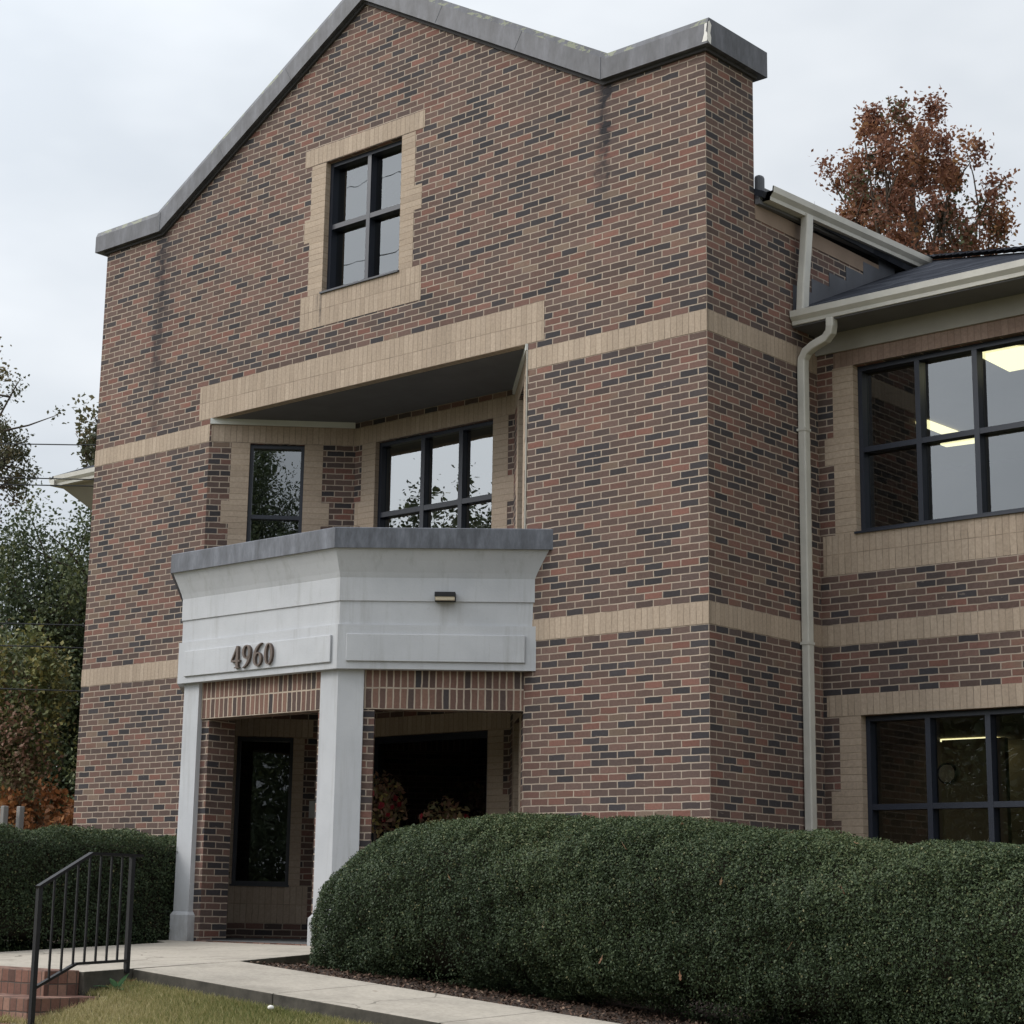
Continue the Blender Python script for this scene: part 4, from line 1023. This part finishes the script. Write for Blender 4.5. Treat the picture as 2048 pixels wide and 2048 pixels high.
# ------------------------------------------------------------------ trees
def tree(name, label, base, crown_c, crown_r, nleaf, lsize, mat, seed, K=110, sig=.13, trunk_r=.2, bare=0, group=None, tonebias=0., lower=-1.):
    T = thing(name, label, 'tree' if 'tree' in name else 'shrub', base, group); rr = np.random.default_rng(seed)
    base = np.array(base, float); cc = np.array(crown_c, float); cr_ = np.array(crown_r, float)
    mb = MB(); top = cc + np.array([0, 0, cr_[2] * .35])
    nT = 7; tr = [base + (top - base) * (i / nT) + rr.normal(size=3) * np.array([.05, .05, 0]) * trunk_r * 3 * (0 < i < nT) for i in range(nT + 1)]
    mb.tube(tr, [trunk_r * (1 - .85 * i / nT) for i in range(nT + 1)], 8)
    tips = []
    nl = max(6, K // 9)
    for i in range(nl):
        while True:
            d = rr.normal(size=3); d /= np.linalg.norm(d)
            if d[2] > lower: break
        f_ = rr.uniform(.45, .95); end = cc + d * cr_ * rr.uniform(.6, .88); st = base + (top - base) * f_
        if st[2] > end[2] + .2 * cr_[2]: st = base + (top - base) * max(.3, f_ - .35)
        mid = st * .5 + end * .5 + rr.normal(size=3) * cr_ * .07 + np.array([0, 0, .05 * cr_[2]])
        r0 = trunk_r * .42 * (1.1 - f_ * .6)
        mb.tube([st, st * .6 + mid * .4, mid, mid * .45 + end * .55, end], [r0, r0 * .8, r0 * .55, r0 * .35, r0 * .15], 5); tips.append(end)
        for j in range(K // nl):
            a_ = rr.uniform(.25, .95); q = (st * (1 - a_) + end * a_) if a_ > .7 else (mid * (1 - a_) + end * a_)
            e2 = q + rr.normal(size=3) * cr_ * .27; 
            w = (e2 - cc) / cr_; m_ = np.linalg.norm(w)
            if m_ > 1: e2 = cc + w / m_ * cr_ * rr.uniform(.85, 1.02)
            mb.tube([q, q * .5 + e2 * .5 + rr.normal(size=3) * cr_ * .03, e2], [r0 * .3, r0 * .2, r0 * .07], 4); tips.append(e2)
    for i in range(bare):
        d = rr.normal(size=3); d[2] = abs(d[2]) + .5; d /= np.linalg.norm(d); q = tips[rr.integers(len(tips))]; e2 = q + d * cr_ * .35
        mb.tube([q, e2], [trunk_r * .05, trunk_r * .02], 3)
    mb.build('trunk', M['bark'], T)
    tips = np.array(tips); per = rr.multinomial(nleaf, rr.dirichlet(np.full(len(tips), 2.5)))
    cen = np.repeat(tips, per, axis=0); ct = np.repeat(rr.uniform(size=len(tips)), per)
    off = np.clip(rr.normal(size=cen.shape), -1.35, 1.35); off *= sig * cr_ * rr.uniform(.4, 1.15, size=(len(cen), 1)); cen = cen + off
    nn = rr.normal(size=cen.shape) + np.array([0, 0, .5]); nn /= np.linalg.norm(nn, axis=1)[:, None]
    tone = .12 + .5 * ct + .3 * rr.uniform(size=len(cen)) + tonebias
    leaf_mesh('crown', cen, nn, lsize * rr.uniform(.65, 1.35, len(cen)), .6, tone, mat, T, .1)
    return T
GZ = -3.1
tree('oak_tree', 'rust-brown autumn oak rising above the dark shingle roof', (-13.2, 28.5, GZ), (-13.3, 28.3, 15.0), (2.5, 2.5, 3.4), 27000, .12, M['oak_leaf'], 28, K=120, sig=.092, trunk_r=.36, bare=3, lower=-.6)
tree('young_tree', 'small thin green treetop peeping over the upper gutter left of the oak', (-19.3, 32.8, GZ), (-19.3, 32.8, 17.6), (.9, .9, 1.6), 900, .15, M['mid_leaf'], 5, K=40, sig=.22, trunk_r=.16, bare=6)
tree('overhanging_tree', 'sparse dark-leaved tree reaching in from the edge left of the building', (-17.0, .6, GZ), (-15.6, 2.2, 4.6), (1.55, 1.55, 1.45), 13000, .062, M['mid_leaf'], 33, K=150, sig=.085, trunk_r=.2, bare=14, lower=-.9)
tree('evergreen_tree', 'dense dark green tree beside the eave left of the building', (-16.1, 5.1, GZ), (-16.2, 5.0, .6), (2.5, 2.5, 3.45), 150000, .07, M['green_leaf'], 41, K=420, sig=.12, trunk_r=.25)
tree('backdrop_tree', 'thin treetop showing just above the eave beside the facade edge', (-22.6, 9.8, GZ), (-22.35, 10.1, 6.9), (.75, .75, 1.15), 1500, .12, M['mid_leaf'], 43, K=40, sig=.2, trunk_r=.12, bare=8)
tree('autumn_shrub', 'brown and olive autumn shrub behind the clipped hedge', (-12.2, .1, GZ), (-12.3, .0, -.9), (1.5, 1.5, 2.0), 34000, .062, M['mixed_leaf'], 51, K=200, sig=.17, trunk_r=.08)
tree('orange_shrub', 'bright orange-leaved shrub low against the facade edge', (-10.35, .42, GZ), (-10.3, .45, -1.75), (.7, .6, .72), 6000, .075, M['orange_leaf'], 57, K=80, sig=.17, trunk_r=.04)
tree('olive_shrub', 'green-gold shrub between the dark tree and the orange shrub', (-11.6, .9, GZ), (-11.7, .8, -.1), (.8, .8, 1.2), 8000, .07, M['green_leaf'], 59, K=100, sig=.17, trunk_r=.05, tonebias=.3)
# cables
CB = [((-11.9, -1.8, 3.10), (-9.3, 2.1, 3.40)), ((-11.9, -1.8, 2.68), (-9.3, 2.1, 2.92)), ((-11.9, -1.8, 2.58), (-9.3, 2.1, 2.84)), ((-11.9, -1.8, .84), (-9.5, 1.9, .98)), ((-11.9, -1.8, .57), (-9.5, 1.9, .68)), ((-11.9, -1.8, .04), (-9.5, 1.9, .12))]
CLB = ['highest thin utility cable crossing the sky beside the facade', 'second thin cable below the eave corner, upper of a close pair', 'lower cable of the close pair under the eave corner',
       'cable across the dark tree, first below the eave', 'cable across the shrubs, middle of the lower three', 'lowest utility cable, level with the lower tan band']
for (p0, p1), lb in zip(CB, CLB):
    p0, p1 = Vector(p0), Vector(p1); dd = (p1 - p0); a_ = p0 - dd * 4; e_ = p1 + dd * 3
    mb = MB(); n = 24; mb.tube([a_.lerp(e_, k / n) - Vector((0, 0, 0)) for k in range(n + 1)], .0085, 5)
    tag(mb.build('utility_cable', M['cable']), lb, 'cable', 'utility cables at the left')
for z_, lb in ((17.2, 'upper street cable mirrored in the gable window panes'), (14.95, 'lower street cable mirrored in the gable window panes')):
    mb = MB(); mb.tube([(-60 + k * 5, -21, z_ + .0012 * (k * 5 - 34) ** 2) for k in range(17)], .012, 5)
    tag(mb.build('street_cable', M['cable']), lb, 'cable', 'street cables mirrored in the gable window')
# posts
for (x, y), lb in (((-8.43, -1.43), 'weathered grey post, left of the pair behind the clipped hedge'), ((-8.335, -1.285), 'weathered grey post, right of the pair behind the clipped hedge')):
    mb = MB(); mb.box(x - .034, x + .034, y - .034, y + .034, GZ, -1.50)
    tag(mb.build('fence_post', M['post'], bevel=.01), lb, 'post', 'grey posts behind the hedge')

# street trees opposite (seen in the panes)
def wood():
    rr = np.random.default_rng(77); cs = []
    for k in range(30):
        x = -85 + k * 5; cs.append((x + rr.normal(), -47 + rr.normal() * 3, 1.0, 4.2, 5.5 + rr.uniform(-1.5, 1.5), 7000, .45))
    for k in range(8): cs.append((-64 + k * 4.0, -44 + rr.normal() * 1.5, 8.0, 3.0, 6.3 + rr.uniform(-1.2, .8), 9000, .25))
    for k in range(5): cs.append((-53 + k * 2.6, -44 + rr.normal() * .5, 9.0, 2.1, 6.3 + rr.uniform(-.9, .9), 12000, .2))
    cs += [(14.95, -24.0, 6.2, 1.45, 4.9, 60000, .085), (17.2, -23.0, 2.6, 2.2, 3.4, 22000, .10), (15.5, -25.5, -1.6, 4.5, 2.6, 30000, .14), (9.0, -27, .5, 3.2, 4.5, 8000, .16), (-1, -30, -.5, 4, 3.6, 6000, .2), (-8, -31, -.8, 4, 3.3, 6000, .2), (-15, -32, -.6, 4, 3.2, 6000, .2)]
    P, T, Z_ = [], [], []
    for x, y, z, r, h, m_, ls in cs:
        cl = rr.normal(size=(60, 3)); cl /= np.linalg.norm(cl, axis=1)[:, None]; cl *= rr.uniform(.35, .95, size=(60, 1))
        ix = rr.integers(60, size=m_); q = cl[ix] + rr.normal(size=(m_, 3)) * .13
        P.append(q * np.array([r, r, h]) + np.array([x, y, z])); T.append(np.clip(rr.uniform(0, .5, 60)[ix] + rr.uniform(0, .35, m_), 0, 1)); Z_.append(np.full(m_, ls) * rr.uniform(.6, 1.3, m_))
    p = np.concatenate(P); t = np.concatenate(T); sz = np.concatenate(Z_); k = p[:, 2] > -4.1; p, t, sz = p[k], t[k], sz[k]
    nn = rr.normal(size=p.shape); nn /= np.linalg.norm(nn, axis=1)[:, None]
    o = leaf_mesh('street_trees', p, nn, sz, .65, t, M['green_leaf'])
    return tag(o, 'far row of trees across the street mirrored in the panes', 'trees', kind='stuff')
wood()

# ------------------------------------------------------------------ grass, mulch, small things
n = 160000; x = rng.uniform(-2.58, 2.6, n); y = -4.235 - rng.uniform(0, 1, n) ** 1.25 * 3.2
keep = np.ones(n, bool); zg_ = np.array([ground(a_, e_) for a_, e_ in zip(x, y)])
for (x1, y1, y0, z) in lev: keep &= ~((x < x1 + .01) & (y > y0 - .01) & (zg_ < z))
x, y = x[keep], y[keep]; n = len(x)
z = np.array([ground(a_, e_) for a_, e_ in zip(x, y)])
h = rng.uniform(.018, .055, n); lean = rng.normal(size=(n, 2)) * .022; wv = rng.normal(size=(n, 2)); wv /= np.linalg.norm(wv, axis=1)[:, None]; wv *= .0035
v = np.empty((n, 3, 3)); v[:, 0] = np.stack([x - wv[:, 0], y - wv[:, 1], z - .004], 1); v[:, 1] = np.stack([x + wv[:, 0], y + wv[:, 1], z - .004], 1); v[:, 2] = np.stack([x + lean[:, 0], y + lean[:, 1], z + h], 1)
me = bpy.data.meshes.new('grass'); me.vertices.add(3 * n); me.vertices.foreach_set('co', v.astype(np.float32).ravel()); me.loops.add(3 * n); me.loops.foreach_set('vertex_index', np.arange(3 * n, dtype=np.int32))
me.polygons.add(n); me.polygons.foreach_set('loop_start', np.arange(0, 3 * n, 3, dtype=np.int32))
tn = np.clip(.5 + .2 * rng.normal(size=n) + .28 * lowfreq(np.stack([x, y, z], 1), 2.2, 4, 9), 0, 1)
at = me.attributes.new('tone', 'FLOAT', 'FACE'); at.data.foreach_set('value', tn.astype(np.float32)); me.materials.append(M['grass']); me.update(calc_edges=True); me.validate()
go = bpy.data.objects.new('grass', me); COL.objects.link(go); tag(go, 'dry short lawn sloping down from the walk', 'grass', kind='stuff')
n = 9000
x = np.concatenate([rng.uniform(-2.42, 6, n), rng.uniform(-5.75, -5.52, 900)]); y = np.concatenate([rng.uniform(-3.09, -2.1, n), rng.uniform(-4.4, -1.2, 900)])
z = np.array([ground(a_, e_) for a_, e_ in zip(x, y)]) + rng.uniform(0, .018, len(x))
nn = rng.normal(size=(len(x), 3)) * .5 + np.array([0, 0, 1]); nn /= np.linalg.norm(nn, axis=1)[:, None]
o = leaf_mesh('mulch', np.stack([x, y, z], 1), nn, rng.uniform(.012, .045, len(x)), .5, rng.uniform(size=len(x)) ** 1.3, M['chips']); tag(o, 'brown wood-chip mulch under the hedges', 'mulch', kind='stuff')

def curled_leaf(name, p, s_, mat, tone, label=None, cat=None, group=None, ang=0., tilt=.3):
    ca, sa = math.cos(ang), math.sin(ang); out_ = [(-.5, 0, .12), (-.25, .22, .02), (-.1, .12, 0), (.08, .27, .06), (.2, .1, 0), (.5, 0, .18), (.2, -.1, 0), (.05, -.26, .07), (-.12, -.12, 0), (-.28, -.2, .05)]
    mb = MB(); pts = [Vector(p) + Vector(((a_ * ca - e_ * sa) * s_, (a_ * sa + e_ * ca) * s_, (k_ + a_ * tilt) * s_)) for a_, e_, k_ in out_]
    ctr = Vector(p); 
    for i in range(len(pts)): mb.face([ctr, pts[i], pts[(i + 1) % len(pts)]])
    o = mb.build(name, mat); at = o.data.attributes.new('tone', 'FLOAT', 'FACE'); at.data.foreach_set('value', [tone] * len(o.data.polygons))
    return tag(o, label, cat, group)

# weed beside the steps
WD = thing('weed', 'small broad-leaved green weed at the edge of the brick steps', 'weed', (-2.45, -4.42, -3.19))
mb = MB(); at_t = []
for k, (ang, ln, el) in enumerate(((.2, .21, 1.0), (1.0, .18, .45), (2.2, .2, .6), (3.3, .22, .35), (4.3, .2, .4), (5.2, .19, .8), (5.9, .17, .3))):
    d = Vector((math.cos(ang), math.sin(ang), 0)); s_ = Vector((-d.y, d.x, 0)); p0 = Vector((-2.45, -4.42, -3.18)); pr_ = None
    for i in range(5):
        f_ = i / 4; q = p0 + d * (ln * f_ * math.cos(el)) + Vector((0, 0, ln * (f_ * math.sin(el) - .25 * f_ * f_))); w_ = .028 * math.sin(math.pi * min(.97, f_ * .85 + .12))
        cur = (q - s_ * w_, q + Vector((0, 0, -.006)), q + s_ * w_)
        if pr_: mb.face([pr_[0], pr_[1], cur[1], cur[0]]); mb.face([pr_[1], pr_[2], cur[2], cur[1]])
        pr_ = cur
o = mb.build('leaves', M['weed'], WD); at = o.data.attributes.new('tone', 'FLOAT', 'FACE'); at.data.foreach_set('value', [random.random() for _ in o.data.polygons])
# white stone on the lawn
mb = MB(); pc = Vector((-.76, -4.36, -3.235))
rings = []
for i in range(6):
    th = math.pi * i / 5; rings.append([pc + Vector((.026 * math.sin(th) * math.cos(k * math.pi / 5) * (1 + .2 * math.sin(k * 2.1)), .02 * math.sin(th) * math.sin(k * math.pi / 5), .017 * math.cos(th))) for k in range(10)])
for i in range(5):
    for k in range(10): mb.face([rings[i][k], rings[i + 1][k], rings[i + 1][(k + 1) % 10], rings[i][(k + 1) % 10]])
tag(mb.build('white_stone', M['white'], smooth=True), 'small white stone lying in the lawn below the walk', 'stone')
# leaves caught on the long hedge and lying below
def front_y(x, z): return hc[1] - hh[1] - .01
spots = [(-.62, -2.66, -2.28), (.35, -2.67, -2.62), (1.1, -2.67, -2.05), (1.95, -2.68, -2.3), (2.5, -2.68, -2.72), (3.1, -2.67, -2.85), (1.6, -2.68, -2.95), (2.9, -2.66, -2.35), (-1.2, -2.66, -2.75), (.9, -2.68, -2.86)]
tops = [(.2, -2.2, -1.82), (.55, -2.0, -1.80), (1.0, -2.1, -1.84), (1.35, -2.3, -1.88), (2.2, -2.2, -1.95), (2.8, -2.3, -2.03)]
lows = [(-2.3, -4.12, zF(-2.3) - .06), (1.0, -2.95, ground(1, -2.95) + .01), (1.6, -3.0, ground(1.6, -3) + .01), (2.1, -2.9, ground(2.1, -2.9) + .01), (2.6, -3.0, ground(2.6, -3) + .012), (3.0, -3.02, ground(3, -3) + .012)]
for k, p in enumerate(spots): curled_leaf('dead_leaf', p, random.uniform(.035, .05), M['dry_leaf'], random.random(), 'dry brown leaf caught on the face of the long hedge', 'leaf', 'dry leaves on the hedge face', random.uniform(0, 6), 1.5)
for k, p in enumerate(tops): curled_leaf('dead_leaf', p, random.uniform(.05, .08), M['dry_leaf'], random.uniform(.4, 1), 'dry pale leaf lying on top of the long hedge', 'leaf', 'dry leaves on top of the hedge', random.uniform(0, 6), .2)
for k, p in enumerate(lows[1:]): curled_leaf('dead_leaf', p, random.uniform(.05, .08), M['dry_leaf'], random.uniform(.2, .9), 'dry fallen leaf on the mulch in front of the long hedge', 'leaf', 'dry leaves on the mulch', random.uniform(0, 6), .2)
curled_leaf('dead_leaf', (-2.42, -4.30, -3.115), .08, M['dry_leaf'], .3, 'single rusty leaf at the foot of the railing post', 'leaf', None, .4, .2)
curled_leaf('dead_leaf', (-2.26, -4.98, -3.29), .09, M['dry_leaf'], .25, 'single rusty leaf beside the second brick step', 'leaf', None, 1.4, .3)
# potted flowers in the dark porch
for (x, y, rr_, nf, lb, hgt) in ((-4.62, .62, .17, 34, 'tall pot of red flowers in the dark porch just right of the centre column', 1.42), (-3.95, .92, .2, 9, 'larger potted plant with a few red blooms by the glazed door', 1.15)):
    PT = thing('potted_plant', lb, 'plant', (x, y, FLOOR))
    mb = MB(); k = 16; prof_ = [(.11, 0), (.16, .3), (.175, .3), (.175, .36), (.15, .36), (.14, .32)]
    rg = [[Vector((x + r_ * math.cos(2 * math.pi * q / k), y + r_ * math.sin(2 * math.pi * q / k), FLOOR + z_)) for q in range(k)] for r_, z_ in prof_]
    loft(mb, rg); mb.build('pot', M['rubber'], PT)
    nl = 700; d = rng.normal(size=(nl, 3)); d /= np.linalg.norm(d, axis=1)[:, None]; q = d * rng.uniform(.3, 1, (nl, 1)) * np.array([.3, .3, .36]) + np.array([x, y, FLOOR + hgt])
    nn = rng.normal(size=q.shape); nn /= np.linalg.norm(nn, axis=1)[:, None]
    leaf_mesh('foliage', q, nn, rng.uniform(.05, .1, nl), .5, rng.uniform(.3, 1, nl), M['mixed_leaf'], PT)
    mb = MB(); [mb.tube([(x, y, FLOOR + .3), (x + .1 * math.cos(a_), y + .1 * math.sin(a_), FLOOR + hgt)], [.012, .005], 4) for a_ in (0, 1.5, 3, 4.5)]; mb.build('stem', M['bark'], PT)
    nb_ = nf; d = rng.normal(size=(nb_, 3)); d[:, 1] = -abs(d[:, 1]); d /= np.linalg.norm(d, axis=1)[:, None]; q = d * np.array([.3, .32, .34]) + np.array([x, y, FLOOR + hgt + .08])
    leaf_mesh('blossoms', q, d, rng.uniform(.05, .09, nb_), .9, rng.uniform(0, 1, nb_), M['red_flower'], PT)
